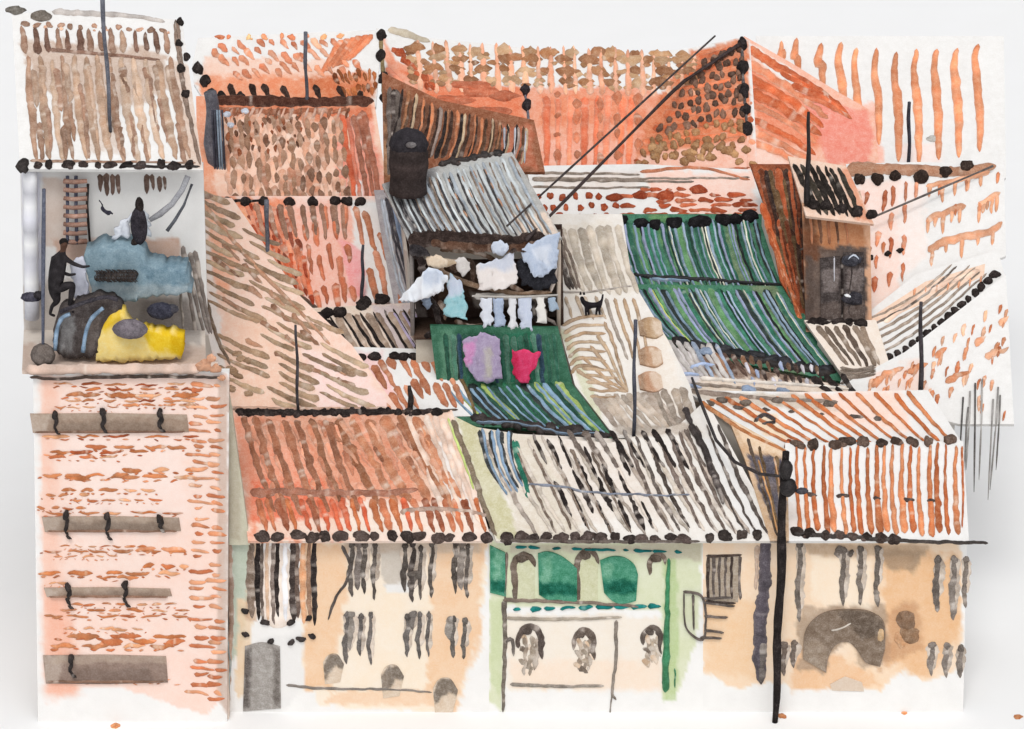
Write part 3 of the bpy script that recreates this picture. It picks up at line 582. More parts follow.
def gpanel(A, B, sd):
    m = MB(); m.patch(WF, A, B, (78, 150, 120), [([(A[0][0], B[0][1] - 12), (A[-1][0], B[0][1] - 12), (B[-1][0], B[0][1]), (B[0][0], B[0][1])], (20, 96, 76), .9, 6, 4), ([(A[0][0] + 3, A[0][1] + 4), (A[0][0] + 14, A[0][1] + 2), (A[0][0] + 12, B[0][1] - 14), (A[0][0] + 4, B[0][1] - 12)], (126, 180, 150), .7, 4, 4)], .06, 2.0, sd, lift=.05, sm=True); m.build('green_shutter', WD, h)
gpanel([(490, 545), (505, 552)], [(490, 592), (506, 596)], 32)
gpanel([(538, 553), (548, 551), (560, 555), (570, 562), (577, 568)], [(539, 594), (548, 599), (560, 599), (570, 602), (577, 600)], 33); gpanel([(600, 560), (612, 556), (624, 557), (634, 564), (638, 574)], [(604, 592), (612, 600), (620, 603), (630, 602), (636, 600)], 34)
def arch(parent, S, x, yt, yb, hw, col=(110, 96, 84), w=7, fill=None, nm='arched_window', smudge=False):
    m = MB()
    if fill is not None: m.patch(S, [(x - hw, yt + hw), (x, yt + 1), (x + hw, yt + hw)], [(x - hw, yb), (x + hw, yb)], fill, [], .03, 2.4, 40, lift=.015)
    P = [(x - hw, yb if not smudge else yt + hw * 2), (x - hw - .5, yt + hw * 1.1), (x - hw * .5, yt + 2), (x + 1, yt), (x + hw * .7, yt + 4), (x + hw, yt + hw * 1.3)] + ([(x + hw - 1, yt + hw * 2.1), (x + hw + 1, yt + hw * 3)] if smudge else [])
    m.stroke(S, P, w, col, .06, wob=1, taper='both', dry=.2, jit=.35)
    m.blob(S, x - hw * .3, yt + 4, hw * (.7 if not smudge else .45), 4, col, .07)
    if smudge:
        for sx in (-.45, .1, .55): m.stroke(S, [(x + sx * hw, yt + 8 + random.uniform(0, 6)), (x + sx * hw + 1, yt + 22), (x + sx * hw - 1, yb + random.uniform(-6, 4))], random.uniform(4, 6.5), random.choice([(176, 160, 142), (150, 134, 118), (196, 178, 158)]), .02, wob=1.6, jit=.7, dry=.55)
    if smudge:
        for (ox, oy, rx, ry) in [(-hw * .5, 12, 4, 6), (hw * .35, 14, 3.4, 4), (-hw * .55, 24, 4, 6), (hw * .1, 22, 5, 3), (hw * .3, 32, 5, 5), (-hw * .6, 36, 5, 4), (hw * .75, 26, 3, 4), (0, 40, 6, 3)]:
            if yt + oy < yb: m.stroke(S, [(x + ox - rx, yt + oy - ry * .6), (x + ox, yt + oy), (x + ox + rx * .6, yt + oy + ry)], rx * 1.3, random.choice([(150, 136, 120), (176, 160, 142), (120, 106, 94), (206, 178, 150)]), .03, wob=1.6, jit=.6, dry=.5)
    return m.build(nm, WD, parent)
arch(h, WF, 525, 554, 600, 10, fill=(214, 214, 180)); arch(h, WF, 588, 551, 601, 10, fill=(212, 212, 176)); arch(h, WF, 658, 554, 575, 8, w=6)
arch(h, WF, 530, 626, 674, 11, (92, 80, 74), 7, smudge=True); arch(h, WF, 584, 630, 672, 10, (96, 84, 76), 7, smudge=True); arch(h, WF, 652, 627, 664, 9, (104, 92, 84), 6, smudge=True)
m = MB()
m.stroke(WF, [(503, 600), (560, 601), (640, 606)], 4, (132, 116, 104), .1, wob=.8); m.stroke(WF, [(506, 618), (560, 619), (622, 617)], 3.6, (176, 164, 148), .08, wob=.6)
m.hatch(WF, [(508, 609)], [(662, 606)], 1, 4.6, (24, 120, 116), .1, dash=(9, .7, .2), wob=1.2, jit=.4); m.hatch(WF, [(512, 547)], [(690, 552)], 1, 3.4, (24, 110, 110), .1, dash=(10, .7, .3), wob=.8, jit=.4)
m.build('string_course', PL, h)
m = MB(); m.stroke(WF, [(510, 684), (560, 686), (604, 686)], 4, (140, 132, 122), .08, wob=.7); m.stroke(WF, [(507, 552), (505, 600)], 3, (120, 106, 96), .08); m.stroke(WF, [(504, 600), (505, 640), (503, 712)], 5, (120, 110, 100), .08, wob=.8, dry=.2)
m.stroke(WF, [(616, 620), (616, 660), (612, 690), (616, 700)], 4, (140, 130, 120), .08, wob=.8); m.stroke(WF, [(612, 690), (610, 714)], 2, GY, .06); m.stroke(WF, [(504, 642), (512, 640), (514, 656)], 4, (110, 102, 96), .09)
m.build('timber_frame', WD, h)
m = MB(); m.stroke(WF, [(669, 558), (667, 620), (665, 692)], 8, (56, 132, 88), .13, wob=.8, dry=.1, jit=.15, taper='drop'); m.stroke(WF, [(675, 668), (675, 688)], 2, (56, 132, 88), .05); m.build('downpipe', MET, h)
m = MB(); m.patch(R7, [(454, 416), (476, 427), (530, 436), (610, 443), (680, 424), (706, 400)], [(496, 541), (782, 541)], (238, 232, 224), [
    ([(456, 418), (480, 424), (520, 540), (494, 540)], (206, 200, 162), .9, 3, 4), ([(480, 424), (540, 434), (590, 540), (520, 540)], (222, 210, 192), .8, 8, 8), ([(540, 430), (620, 436), (680, 520), (570, 520)], (232, 218, 205), .6, 10, 8), ([(600, 425), (690, 422), (700, 432), (610, 440)], (196, 182, 168), .9, 3, 3), ([(700, 440), (720, 440), (765, 530), (745, 535)], PW, .8, 3, 3)], .14, 2.8, 35)
m.stroke(R7, [(452, 420), (466, 455), (482, 500), (496, 536)], 7, (134, 118, 98), .08, wob=1, dry=.25, jit=.3); m.stroke(R7, [(448, 418), (460, 450), (474, 490)], 3, (190, 208, 120), .06)
m.hatch(R7, [(480, 440), (690, 432)], [(530, 534), (758, 534)], 15, 4.6, [(190, 178, 164), (170, 156, 144), (204, 192, 180)], .05, wob=1.2, bow=2, jit=.3, dry=.3, taper='both')
m.hatch(R7, [(528, 436), (622, 442)], [(570, 525), (660, 530)], 8, 4.6, K, .08, wob=1.2, dash=(2, .9, .6), jit=.5, dry=.35, taper='both')
m.hatch(R7, [(622, 438), (724, 424)], [(665, 530), (774, 534)], 10, 4.2, [(82, 72, 66), (110, 96, 88), (96, 86, 80)], .08, wob=1.2, jit=.4, dry=.25, taper='both', bow=3)
m.hatch(R7, [(560, 430), (690, 430)], [(585, 470), (712, 470)], 9, 5.5, [K, (110, 98, 90)], .09, wob=1.2, jit=.45, dry=.35)
m.hatch(R7, [(505, 450), (600, 450)], [(545, 532), (640, 532)], 5, 3.4, (120, 104, 92), .06, wob=1.2, jit=.4, dry=.3)
m.hatch(R7, [(478, 430), (512, 430)], [(504, 496), (526, 488)], 4, 4, BG, .1, wob=.8, bow=5, dry=.05); m.hatch(R7, [(474, 430), (516, 432)], [(500, 490), (528, 486)], 4, 4.5, (60, 62, 62), .07, wob=.8, bow=5)
m.stroke(R7, [(514, 440), (524, 480), (528, 498)], 8, (44, 110, 90), .07, dry=.1)
m.stroke(R7, [(528, 485), (560, 487), (600, 493), (650, 495), (690, 495)], 2.6, (130, 136, 150), .13, wob=1.5, dry=.2)
rf = m.build('roof', TILE, h)
ends(rf, R7, [(500, 537), (690, 539)], 14, 6.6, (66, 56, 52), .17, jit=.3); ends(rf, R7, [(700, 539), (768, 535)], 4, 6, (60, 52, 48), .16, jit=.3)
m = MB(); m.stroke(R7, [(500, 541), (600, 542), (700, 542)], 4, (96, 84, 76), .12, wob=.8); m.build('gutter', MET, rf)
body(h, R7, [(504, 506), (692, 506), (672, 434), (470, 424)])
# ================================================================== 4. peach house at the right
h = thing('orange_roof_house', 'peach house with a big brown arch under a white orange-ribbed roof', 'house', (10.5, 2, 0))
m = MB(); m.patch(WF, [(703, 532), (967, 536)], [(703, 716), (963, 716)], (246, 244, 241), [
    ([(702, 538), (960, 540), (962, 620), (956, 672), (925, 680), (905, 670), (880, 690), (840, 686), (800, 690), (770, 682), (735, 688), (716, 678), (702, 672)], (250, 220, 188), .95, 2, 4),
    ([(880, 545), (960, 560), (958, 640), (930, 676), (890, 665)], (240, 192, 146), .9, 10, 8), ([(704, 600), (760, 600), (760, 680), (706, 672)], (246, 206, 164), .8, 8, 6), ([(790, 640), (850, 660), (880, 685), (790, 690)], (240, 186, 138), .6, 6, 6),
    ([(805, 543), (930, 545), (925, 556), (808, 556)], (196, 168, 140), .8, 4, 3), ([(880, 550), (925, 550), (915, 572), (890, 568)], (172, 146, 120), .8, 6, 5), ([(800, 606), (885, 604), (890, 660), (862, 668), (850, 640), (835, 645), (822, 676), (798, 668)], (170, 146, 124), .7, 4, 6), ([(892, 605), (920, 604), (922, 650), (880, 668)], (206, 156, 116), .7, 6, 6), ([(812, 556), (870, 560), (870, 610), (810, 600)], (254, 238, 216), .7, 6, 5)], .22, 2.8, 41)
m.build('wall', PL, h)
w = MB(); w.patch(WF, [(707, 556), (741, 556)], [(707, 600), (738, 602)], (176, 160, 142), [], .04, 2.6, 42, lift=.02)
for x in (709, 714, 720, 726, 732, 740): w.stroke(WF, [(x, 555), (x - 1, 578), (x, 600)], 4, random.choice([DK, (100, 90, 84)]), .06, wob=.8, dry=.15)
w.stroke(WF, [(706, 556), (742, 555)], 3.4, DK, .08); w.stroke(WF, [(706, 601), (736, 603)], 4, DK, .08); w.build('barred_window', WD, h)
m = MB()
for P in ([(683, 591), (703, 598), (704, 638), (686, 627), (684, 592)], [(693, 594), (694, 630)], [(704, 602), (735, 606)], [(704, 616), (728, 617)], [(704, 630), (724, 632)], [(700, 637), (722, 638)], [(703, 598), (733, 597)]): 
    m.stroke(WF, P, 2.6, (96, 86, 80), .16, wob=.5, dry=.1)
m.build('balcony_rail', DKM, h)
m = MB(); m.stroke(WF, [(766, 540), (765, 580), (760, 630), (760, 682)], 12, (92, 84, 92), .12, wob=1, taper='none', dry=.12); m.stroke(WF, [(757, 545), (756, 590)], 5, (196, 170, 150), .05); m.stroke(WF, [(762, 640), (761, 684)], 10, (96, 88, 84), .14, dry=.3); m.build('downpipe', MET, h)
shut(h, WF, [(799, 541, 622, 6)], (120, 110, 102))
shut(h, WF, [(843, 547, 606, 6), (838, 546, 558, 8), (860, 546, 605, 6), (877, 545, 607, 6), (850, 550, 556, 5)], (112, 102, 94))
shut(h, WF, [(937, 556, 612, 7), (953, 556, 620, 7, (130, 120, 112)), (965, 556, 608, 6)], (120, 110, 102))
shut(h, WF, [(931, 642, 676, 7), (946, 643, 678, 6), (960, 645, 678, 6)], (128, 118, 110))
shut(h, WF, [(793, 640, 668, 7), (783, 642, 676, 7)], (120, 106, 96))
m = MB(); 
m.patch(WF, [(803, 658), (805, 632), (816, 617), (832, 610), (858, 609), (872, 612), (884, 622), (885, 648)], [(826, 672), (828, 658), (834, 646), (843, 641), (851, 643), (858, 651), (866, 662), (880, 666)], (136, 118, 102), [([(838, 612), (872, 612), (884, 630), (862, 640)], (108, 94, 82), .8, 5, 6), ([(803, 640), (825, 640), (828, 672), (803, 668)], (168, 150, 132), .8, 6, 5)], .08, 2.0, 48, lift=.05, sm=True)
m.stroke(WF, [(830, 630), (842, 627), (852, 622)], 3, (206, 196, 184), .12); m.blob(WF, 881, 634, 4, 7, (214, 180, 140), .09)
m.build('arched_doorway', WD, h)
m = MB(); m.blob(WF, 907, 620, 10, 10, (140, 112, 90), .05, irr=.35); m.blob(WF, 910, 634, 9, 8, (170, 134, 104), .04, irr=.4); m.blob(WF, 900, 640, 5, 8, (196, 150, 112), .03); m.build('round_window', WD, h)
m = MB(); m.patch(WF, [(830, 684), (845, 676), (862, 682)], [(832, 690), (864, 691)], (224, 204, 184), [], .05, 2.5, 44, lift=.03); m.build('step', PL, h)
m = MB(); m.patch(R7, [(785, 443), (963, 441)], [(787, 541), (969, 541)], PW, [([(786, 500), (880, 510), (880, 535), (788, 532)], (252, 238, 228), .7, 8, 5)], .14, 3, 45)
m.hatch(R7, [(792, 446), (960, 444)], [(797, 533), (962, 536)], 19, 6.2, [(200, 118, 74), (214, 136, 92), (190, 106, 64)], .08, wob=1, bow=2, jit=.25, dry=.1, taper='drop')
m.hatch(R7, [(796, 494)], [(952, 502)], 1, 4.5, (86, 72, 66), .13, dash=(5, .45, .3), jit=.5, wob=1, dry=.05)
m.stroke(R7, [(962, 446), (963, 500), (962, 528)], 2.6, RU, .08)
rf = m.build('roof', TILE, h); ends(rf, R7, [(790, 532), (900, 540)], 8, 6, (60, 50, 46), .17, jit=.3)
m = MB(); m.stroke(R7, [(792, 534), (850, 537), (900, 541), (988, 543)], 4.5, (58, 50, 46), .15, wob=.9, jit=.4, taper='end', dry=.03); m.build('gutter', MET, rf)
m = MB(); m.patch(R7, [(728, 418), (745, 460), (770, 541)], [(786, 450), (788, 500), (789, 541)], (214, 180, 146), [([(748, 456), (783, 458), (786, 500), (784, 532), (770, 520)], (92, 88, 98), .95, 3, 4), ([(730, 420), (770, 440), (784, 455), (750, 450)], (240, 214, 184), .8, 3, 3)], .14, 2.4, 46, lift=.03)
m.hatch(R7, [(738, 432), (784, 458)], [(776, 538), (786, 538)], 3, 4.5, [(120, 96, 70), (100, 84, 72)], .08, dry=.2, wob=1); m.stroke(R7, [(758, 460), (770, 500), (778, 535)], 2.4, (220, 160, 100), .14); m.stroke(R7, [(774, 458), (780, 490), (782, 530)], 2.4, (200, 150, 110), .1)
m.stroke(R7, [(700, 402), (742, 430), (786, 452)], 5, (196, 128, 80), .1, dry=.1); m.build('gable', TILE, h)
body(h, R7, [(716, 506), (958, 506), (954, 446), (786, 450)])
m = MB(); m.patch(R9b, [(684, 390), (800, 392), (928, 390)], [(782, 450), (964, 446)], PW, [([(780, 392), (900, 392), (910, 430), (830, 425)], (252, 222, 206), .9, 10, 6), ([(690, 392), (800, 394), (840, 410), (720, 406)], (206, 190, 172), .8, 5, 4), ([(740, 410), (775, 415), (790, 440), (765, 436)], (246, 218, 184), .9, 6, 4)], .14, 2.8, 47)
m.hatch(R9b, [(700, 398), (916, 392)], [(790, 448), (958, 442)], 13, 4, [(196, 112, 66), (210, 130, 84)], .08, wob=.8, bow=1, dry=.1)
m.hatch(R9b, [(720, 406)], [(900, 420)], 1, 4, (90, 80, 74), .1, dash=(6, .4, .5), wob=1); m.stroke(R9b, [(754, 422), (764, 415), (775, 421), (762, 424)], 5, (66, 60, 60), .12); m.stroke(R9b, [(690, 391), (760, 398), (838, 402)], 5, (146, 130, 118), .09, dry=.2)
for x in (708, 722, 745, 778, 830): m.blob(R9b, x, 403 + random.uniform(-3, 2), 6, 3, (110, 98, 88), .1)
m.stroke(R9b, [(784, 470 - 22), (788, 440), (797, 447)], 2.5, RU2, .12)
rf = m.build('upper_roof', TILE, h); ends(rf, R7, [(792, 445), (955, 440)], 10, 7.5, (76, 62, 54), .2, jit=.35, ry=6)
body(h, R9b, [(790, 441), (958, 438), (922, 394), (700, 394)])
# ================================================================== 5. diagonal tan roof
h = thing('tan_roof_house', 'house with a pink roof crossed by slanting khaki tile rows', 'house', base_of(T5, 290, 350))
m = MB(); m.patch(T5, [(184, 196), (192, 260), (205, 320), (226, 418)], [(232, 198), (300, 296), (352, 345), (404, 418)], (250, 216, 198), [
    ([(190, 205), (220, 200), (240, 260), (225, 300), (205, 280)], (250, 176, 140), .7, 8, 8), ([(186, 200), (206, 210), (222, 330), (226, 380), (200, 330)], PW, .8, 4, 4), ([(300, 340), (370, 380), (400, 416), (320, 416)], (252, 222, 214), .9, 8, 6), ([(222, 300), (300, 330), (300, 410), (226, 410)], (246, 206, 180), .6, 10, 8)], .14, 2.8, 51)
for k in range(27):
    sx, sy = (192 + k * 1.6, 206 + k * 10.5) if k < 20 else (224, 206 + k * 10.5 - 4)
    s0 = random.uniform(-6, 4)
    while True:
        x = sx + s0; y = sy - 20 + s0 * .46; Ls = random.uniform(34, 62); x2 = x + Ls; y2 = y + Ls * random.uniform(.4, .52)
        if x > 228 + (y - 200) * .74 or y > 404: break
        xm = 240 + (y2 - 200) * .76
        if x2 > xm: f_ = max(.25, (xm - x) / (x2 - x)); x2 = x + (x2 - x) * f_; y2 = y + (y2 - y) * f_
        if y2 > 409: f_ = max(.2, (409 - y) / (y2 - y)); x2 = x + (x2 - x) * f_; y2 = y + (y2 - y) * f_
        if x > 186 + max(0, y - 200) * .2: m.stroke(T5, [(x, y), ((x + x2) / 2, (y + y2) / 2 + 1.5), (x2, y2)], random.uniform(5.4, 8.4), random.choice([(176, 150, 122), (164, 136, 110), (190, 164, 136), (150, 124, 102)]), .06, wob=.8, jit=.25, dry=.15, taper='drop')
        s0 += Ls + random.uniform(3, 10)
m.hatch(T5, [(205, 205), (214, 260), (236, 350)], [(300, 320), (340, 370), (380, 400)], 4, 5.5, [(176, 134, 108), (160, 120, 96)], .06, wob=1.2, dash=(4, .7, .5), jit=.35, dry=.3)
m.stroke(T5, [(195, 248), (203, 290), (218, 340), (230, 365)], 4.6, (130, 112, 96), .09, dry=.2, wob=1); m.stroke(T5, [(200, 200), (250, 260), (300, 312), (330, 345)], 5, (190, 144, 116), .08, dry=.3)
for i in range(12): m.blob(T5, random.uniform(220, 250), random.uniform(350, 400), 5, 3, (170, 140, 112), .06)
m.stroke(T5, [(228, 408), (300, 409), (390, 408)], 4, (196, 160, 140), .08, dry=.3)
m.stroke(T5, [(186, 196), (215, 197)], 7, (150, 118, 98), .1, dry=.2)
m.build('roof', TILE, h); body(h, T5, [(228, 412), (396, 412), (345, 345), (296, 296), (230, 202), (190, 202)], sh=.95)
# ================================================================== 6. stacked salmon roofs (upper left)
h = thing('salmon_roof_house', 'house with salmon roofs in three tiers stacked above the khaki roof', 'house', base_of(R4b, 300, 150))
m = MB(); m.patch(R4c, [(206, 196), (386, 196)], [(240, 225), (290, 285), (335, 320), (438, 312)], (250, 214, 200), [
    ([(206, 198), (290, 200), (300, 290), (250, 240)], (244, 150, 112), .95, 6, 8), ([(285, 205), (355, 200), (365, 300), (310, 300)], (250, 190, 170), .95, 6, 6), ([(352, 200), (384, 200), (415, 300), (365, 305), (352, 260)], PW, .95, 3, 4), ([(340, 240), (362, 250), (368, 300), (350, 300)], (252, 170, 170), .8, 4, 4)], .14, 2.6, 55)
m.hatch(R4c, [(212, 204), (292, 206)], [(250, 250), (316, 306)], 13, 6.5, [(232, 132, 94), (214, 112, 76), (240, 150, 116)], .05, wob=1.6, dash=(2, .95, .5), jit=.4)
m.hatch(R4c, [(214, 204), (292, 206)], [(250, 250), (316, 306)], 12, 5, [(170, 70, 44), (200, 92, 58), (150, 80, 60)], .07, dash=(4, .7, .6), wob=1.4, jit=.4, lim=(0, 1))
m.hatch(R4c, [(284, 206), (352, 206)], [(306, 312), (362, 312)], 6, 7, [(196, 112, 80), (206, 124, 92)], .08, dash=(3, .72, .6), wob=1.2, bow=1)
m.hatch(R4c, [(250, 204), (350, 204)], [(262, 240), (352, 240)], 9, 7, [(150, 112, 92), (170, 126, 104)], .09, wob=1.2, dry=.2)
m.hatch(R4c, [(350, 204), (384, 204)], [(372, 306), (418, 306)], 4, 6.5, [(206, 138, 108), (196, 124, 90)], .08, dash=(2, .85, .4), wob=1.2)
rf = m.build('lower_roof', TILE, h)
m = MB()
for x in (228, 245, 263, 290, 313, 335, 347, 360): m.blob(R4c, x, 202, 5.6, 4.6, K, .14)
m.stroke(R4c, [(232, 201), (262, 201)], 3, K, .1); m.build('tile_end_row', TILE, rf)
body(h, R4c, [(330, 308), (425, 300), (384, 206), (232, 206), (300, 290)], sh=.94)
m = MB(); m.patch(R4b, [(196, 96), (374, 100)], [(198, 206), (390, 204)], (251, 208, 184), [
    ([(192, 70), (215, 100), (215, 200), (198, 200)], (240, 160, 124), .8, 5, 5), ([(330, 110), (372, 108), (386, 204), (338, 204)], (246, 160, 138), .9, 6, 6), ([(206, 100), (372, 102), (372, 120), (210, 122)], (216, 118, 78), .8, 5, 5), ([(348, 178), (362, 180), (364, 202), (350, 202)], PW, .9, 3, 2)], .14, 2.6, 57)
m.hatch(R4b, [(222, 112), (350, 112)], [(228, 204), (358, 204)], 15, 9, [(214, 160, 132), (200, 142, 114), (226, 176, 150)], .05, wob=1.6, dash=(3, .95, .5), jit=.4, dry=.2)
m.hatch(R4b, [(226, 116), (345, 116)], [(232, 202), (352, 202)], 14, 7.5, [(156, 118, 94), (172, 134, 110), (134, 98, 78)], .08, dash=(5, .88, .45), wob=1.6, jit=.4, dry=.1, taper='both')
m.hatch(R4b, [(222, 116), (300, 116)], [(228, 160), (310, 150)], 11, 5, [(110, 74, 56), (150, 84, 54)], .09, dash=(3, .6, .7), wob=1.3, jit=.4)
m.hatch(R4b, [(340, 116), (366, 112)], [(352, 202), (384, 202)], 5, 7, [(196, 96, 66), (160, 100, 78), (220, 130, 104)], .08, wob=1.2, dry=.2)
rf = m.build('middle_roof', TILE, h)
m = MB(); m.stroke(R4b, [(206, 100), (260, 101), (330, 102), (374, 101)], 10, (84, 50, 38), .16, wob=.8, taper='none', dry=.05); m.stroke(R4b, [(212, 110), (280, 112), (350, 110)], 8, (160, 96, 68), .1, dry=.3, jit=.5, wob=1.5)
m.hatch(R4b, [(228, 108), (352, 108)], [(222, 118), (348, 120)], 16, 4, [(210, 170, 150), (140, 90, 66)], .14, wob=.8)
for x, y in [(227, 115), (231, 126), (245, 112)]: m.blob(R4b, x, y, 4, 3, (214, 220, 232), .12)
m.build('eave_board', WD, rf)
m = MB(); Yc = R4b.Y(215, 150) - .25
a, b = at(210, 92, Yc), at(219, 194, Yc)
m.tube([a + (b - a) * k / 10 + [0.05 * math.sin(k), 0, 0] for k in range(11)], [.2 + .02 * k for k in range(11)], (96, 94, 102), 9, .08); ch2 = m.build('flue', MET, h)
m = MB()
for i in range(5):
    p = at(212 + i * 2.5, 110, Yc - .22 - .02 * i); q = at(216 + i * 2.5, 190, Yc - .4); m.tube([p + (q - p) * k / 6 for k in range(7)], .035, random.choice([(140, 156, 172), (60, 60, 72)]), 6)
m.build('cable', MET, ch2)
m = MB(); m.patch(R4a, [(192, 66), (198, 38), (300, 33), (382, 30)], [(194, 84), (208, 107), (376, 107)], PW, [
    ([(206, 72), (370, 72), (372, 106), (210, 106), (196, 84)], (243, 156, 116), .95, 3, 5), ([(300, 76), (372, 72), (372, 104), (330, 104)], (206, 112, 70), .6, 6, 6), ([(205, 58), (350, 60), (350, 76), (200, 76)], (248, 206, 184), .8, 4, 6)], .14, 2.4, 59)
m.hatch(R4a, [(200, 42), (336, 38)], [(236, 80), (372, 74)], 13, 7, [(226, 148, 112), (212, 132, 98), (236, 170, 138)], .08, dash=(3, .8, .5), wob=1.5, jit=.4, dry=.15)
m.hatch(R4a, [(376, 34), (340, 40)], [(350, 60), (318, 76)], 6, 7, [(226, 136, 96), (206, 116, 78)], .08, wob=1.2, dry=.15)
m.hatch(R4a, [(330, 70), (376, 66)], [(345, 98), (378, 96)], 9, 5, [(150, 84, 48), (120, 66, 40), (196, 116, 70)], .09, dash=(2, .8, .4), wob=1.2)
m.dots(R4a, [(208, 38), (350, 36)], 9, 3.4, (220, 134, 96), .08)
rf = m.build('upper_roof', TILE, h)
m = MB()
for x, y in [(231, 91), (252, 91), (265, 91), (284, 93), (316, 92), (340, 93), (361, 98)]: m.stroke(R4a, [(x - 2, y - 7), (x + 1, y), (x + 5, y + 7)], 7.5, (58, 42, 36), .14, wob=1, jit=.4, dry=0)
for x, y in [(198, 69), (205, 82), (212, 96), (222, 98), (240, 98), (381, 36), (381, 56), (383, 78), (385, 98)]: m.blob(R4a, x, y, 5.2, 6.2, K, .14)
m.stroke(R4a, [(380, 30), (382, 60), (384, 104)], 5, (130, 112, 80), .1, dry=.2); m.build('tile_end_row', TILE, rf)
m = MB()
body(h, R4a, [(212, 102), (372, 102), (378, 36), (204, 42)], sh=.95)
# ================================================================== 7. small dark roof between
h = thing('dark_rib_roof_house', 'small house with black and rust roof ribs just left of the laundry balcony', 'house', base_of(R6b, 410, 390))
m = MB(); m.patch(R6b, [(330, 346), (454, 350)], [(394, 418), (474, 416)], PW, [([(345, 352), (380, 352), (404, 414), (394, 414)], (252, 200, 196), .8, 6, 5)], .14, 2.6, 61)
m.hatch(R6b, [(350, 356), (448, 358)], [(388, 412), (470, 410)], 9, 8, [(190, 124, 92), (176, 112, 82), (206, 142, 110)], .08, wob=1, dash=(2, .9, .5), jit=.25, dry=.1)
m.stroke(R6b, [(448, 350), (462, 380), (476, 414)], 5, (110, 90, 60), .08); m.stroke(R6b, [(386, 412), (430, 411), (458, 410)], 3, (80, 66, 58), .08); m.build('lower_roof', TILE, h)
body(h, R6b, [(396, 412), (466, 412), (450, 356), (352, 356)], sh=.93)
m = MB(); m.patch(R6a, [(312, 308), (426, 302)], [(352, 356), (456, 358)], (234, 214, 196), [([(372, 306), (426, 304), (450, 354), (400, 354)], (206, 192, 200), .6, 6, 5)], .14, 2.6, 62)
m.hatch(R6a, [(330, 316), (424, 308)], [(354, 356), (448, 352)], 9, 7.5, [(160, 138, 120), (178, 156, 138), (150, 128, 112)], .06, wob=1)
m.hatch(R6a, [(324, 316), (420, 308)], [(354, 362), (446, 352)], 9, 4.6, K, .08, wob=1, dry=.08, taper='drop', jit=.3); m.hatch(R6a, [(388, 312), (424, 310)], [(412, 350), (448, 348)], 4, 4, (186, 172, 200), .09, dry=.05)
rf = m.build('upper_roof', TILE, h)
m = MB()
for x, y in [(320, 318), (327, 314), (340, 313), (361, 305), (366, 303), (380, 299), (384, 300)]: m.blob(R6a, x, y, 6.5, 5.5, K, .15)
for x, y in [(360, 358), (374, 357), (394, 356), (404, 357), (414, 357), (420, 356)]: m.blob(R6b, x, y, 6, 4, K, .15)
m.stroke(R6a, [(326, 320), (345, 345), (362, 362)], 8, K, .12, dry=.1); m.build('tile_end_row', TILE, rf)
body(h, R6a, [(352, 350), (446, 350), (420, 308), (330, 312)], sh=.9)
# ================================================================== 8. laundry house
h = thing('balcony_house', 'house with grey metal roof, deep dark laundry balcony and green awning', 'house', base_of(G2W, 495, 360))
m = MB(); m.patch(G2, [(438, 380), (500, 382), (568, 378)], [(462, 426), (520, 428), (615, 440)], (52, 104, 76), [([(440, 385), (475, 390), (480, 400), (450, 400)], (170, 190, 110), .7, 5, 5), ([(470, 395), (540, 395), (560, 425), (490, 415)], (26, 76, 60), .8, 6, 6)], .14, 2.4, 71)
m.hatch(G2, [(444, 388), (560, 384)], [(474, 420), (612, 436)], 12, 4, (124, 154, 178), .12, wob=.7, dry=.03, bow=2); m.hatch(G2, [(440, 384), (562, 382)], [(482, 420), (604, 432)], 11, 6, [(20, 66, 50), (34, 96, 66), (30, 40, 38), (150, 170, 90)], .07, wob=1, dry=.03)
aw = m.build('awning', MET, h)
m = MB(); m.stroke(G2, [(470, 418), (492, 422), (520, 423), (545, 430), (575, 433), (612, 436)], 8, K, .16, wob=1.4, jit=.5, dry=0); m.dots(G2, [(474, 419), (606, 436)], 11, 6.5, K, .17, jit=.4); m.stroke(G2, [(476, 423), (520, 425), (560, 434), (600, 436)], 2, BG, .26, wob=1.6); m.build('gutter', MET, aw)
m = MB(); m.patch(G2W, [(430, 326), (558, 328)], [(438, 392), (574, 390)], (58, 112, 86), [([(440, 330), (452, 330), (455, 390), (442, 390)], (110, 160, 130), .6, 4, 4), ([(455, 345), (462, 345), (462, 388), (455, 388)], (28, 52, 42), .9, 3, 2), ([(503, 335), (530, 330), (545, 388), (505, 388)], (30, 110, 80), .8, 4, 4)], .14, 2.4, 72)
m.hatch(G2W, [(442, 334), (556, 334)], [(446, 388), (562, 388)], 17, 5, [(44, 100, 78), (30, 84, 64), (80, 130, 108), (40, 70, 90)], .04, wob=1, dry=.03); m.build('green_panel', MET, h)
m = MB(); m.patch(LB, [(404, 226), (562, 226)], [(420, 336), (564, 336)], (60, 44, 38), [([(430, 256), (460, 256), (520, 290), (540, 300), (440, 300)], (120, 92, 70), .6, 5, 8), ([(410, 226), (540, 232), (560, 250), (412, 256)], (38, 30, 30), .9, 4, 5), ([(404, 280), (420, 280), (428, 334), (410, 334)], (150, 140, 134), .8, 6, 6), ([(545, 255), (562, 255), (562, 334), (548, 334)], (150, 132, 118), .7, 6, 6), ([(470, 292), (550, 296), (548, 308), (474, 306)], (206, 196, 186), .7, 3, 4), ([(440, 300), (470, 318), (470, 330), (440, 330)], (96, 76, 66), .7, 5, 6)], .15, 3, 73); m.build('balcony_back', PL, h)  # darkness inside the recess is painted onto its back wall
m = MB(); m.stroke(Surf(490, 332, YL - .1, 90), [(424, 334), (480, 333), (556, 331)], 8, (42, 34, 32), .2, dry=0, wob=1.5, taper='none', jit=.4)
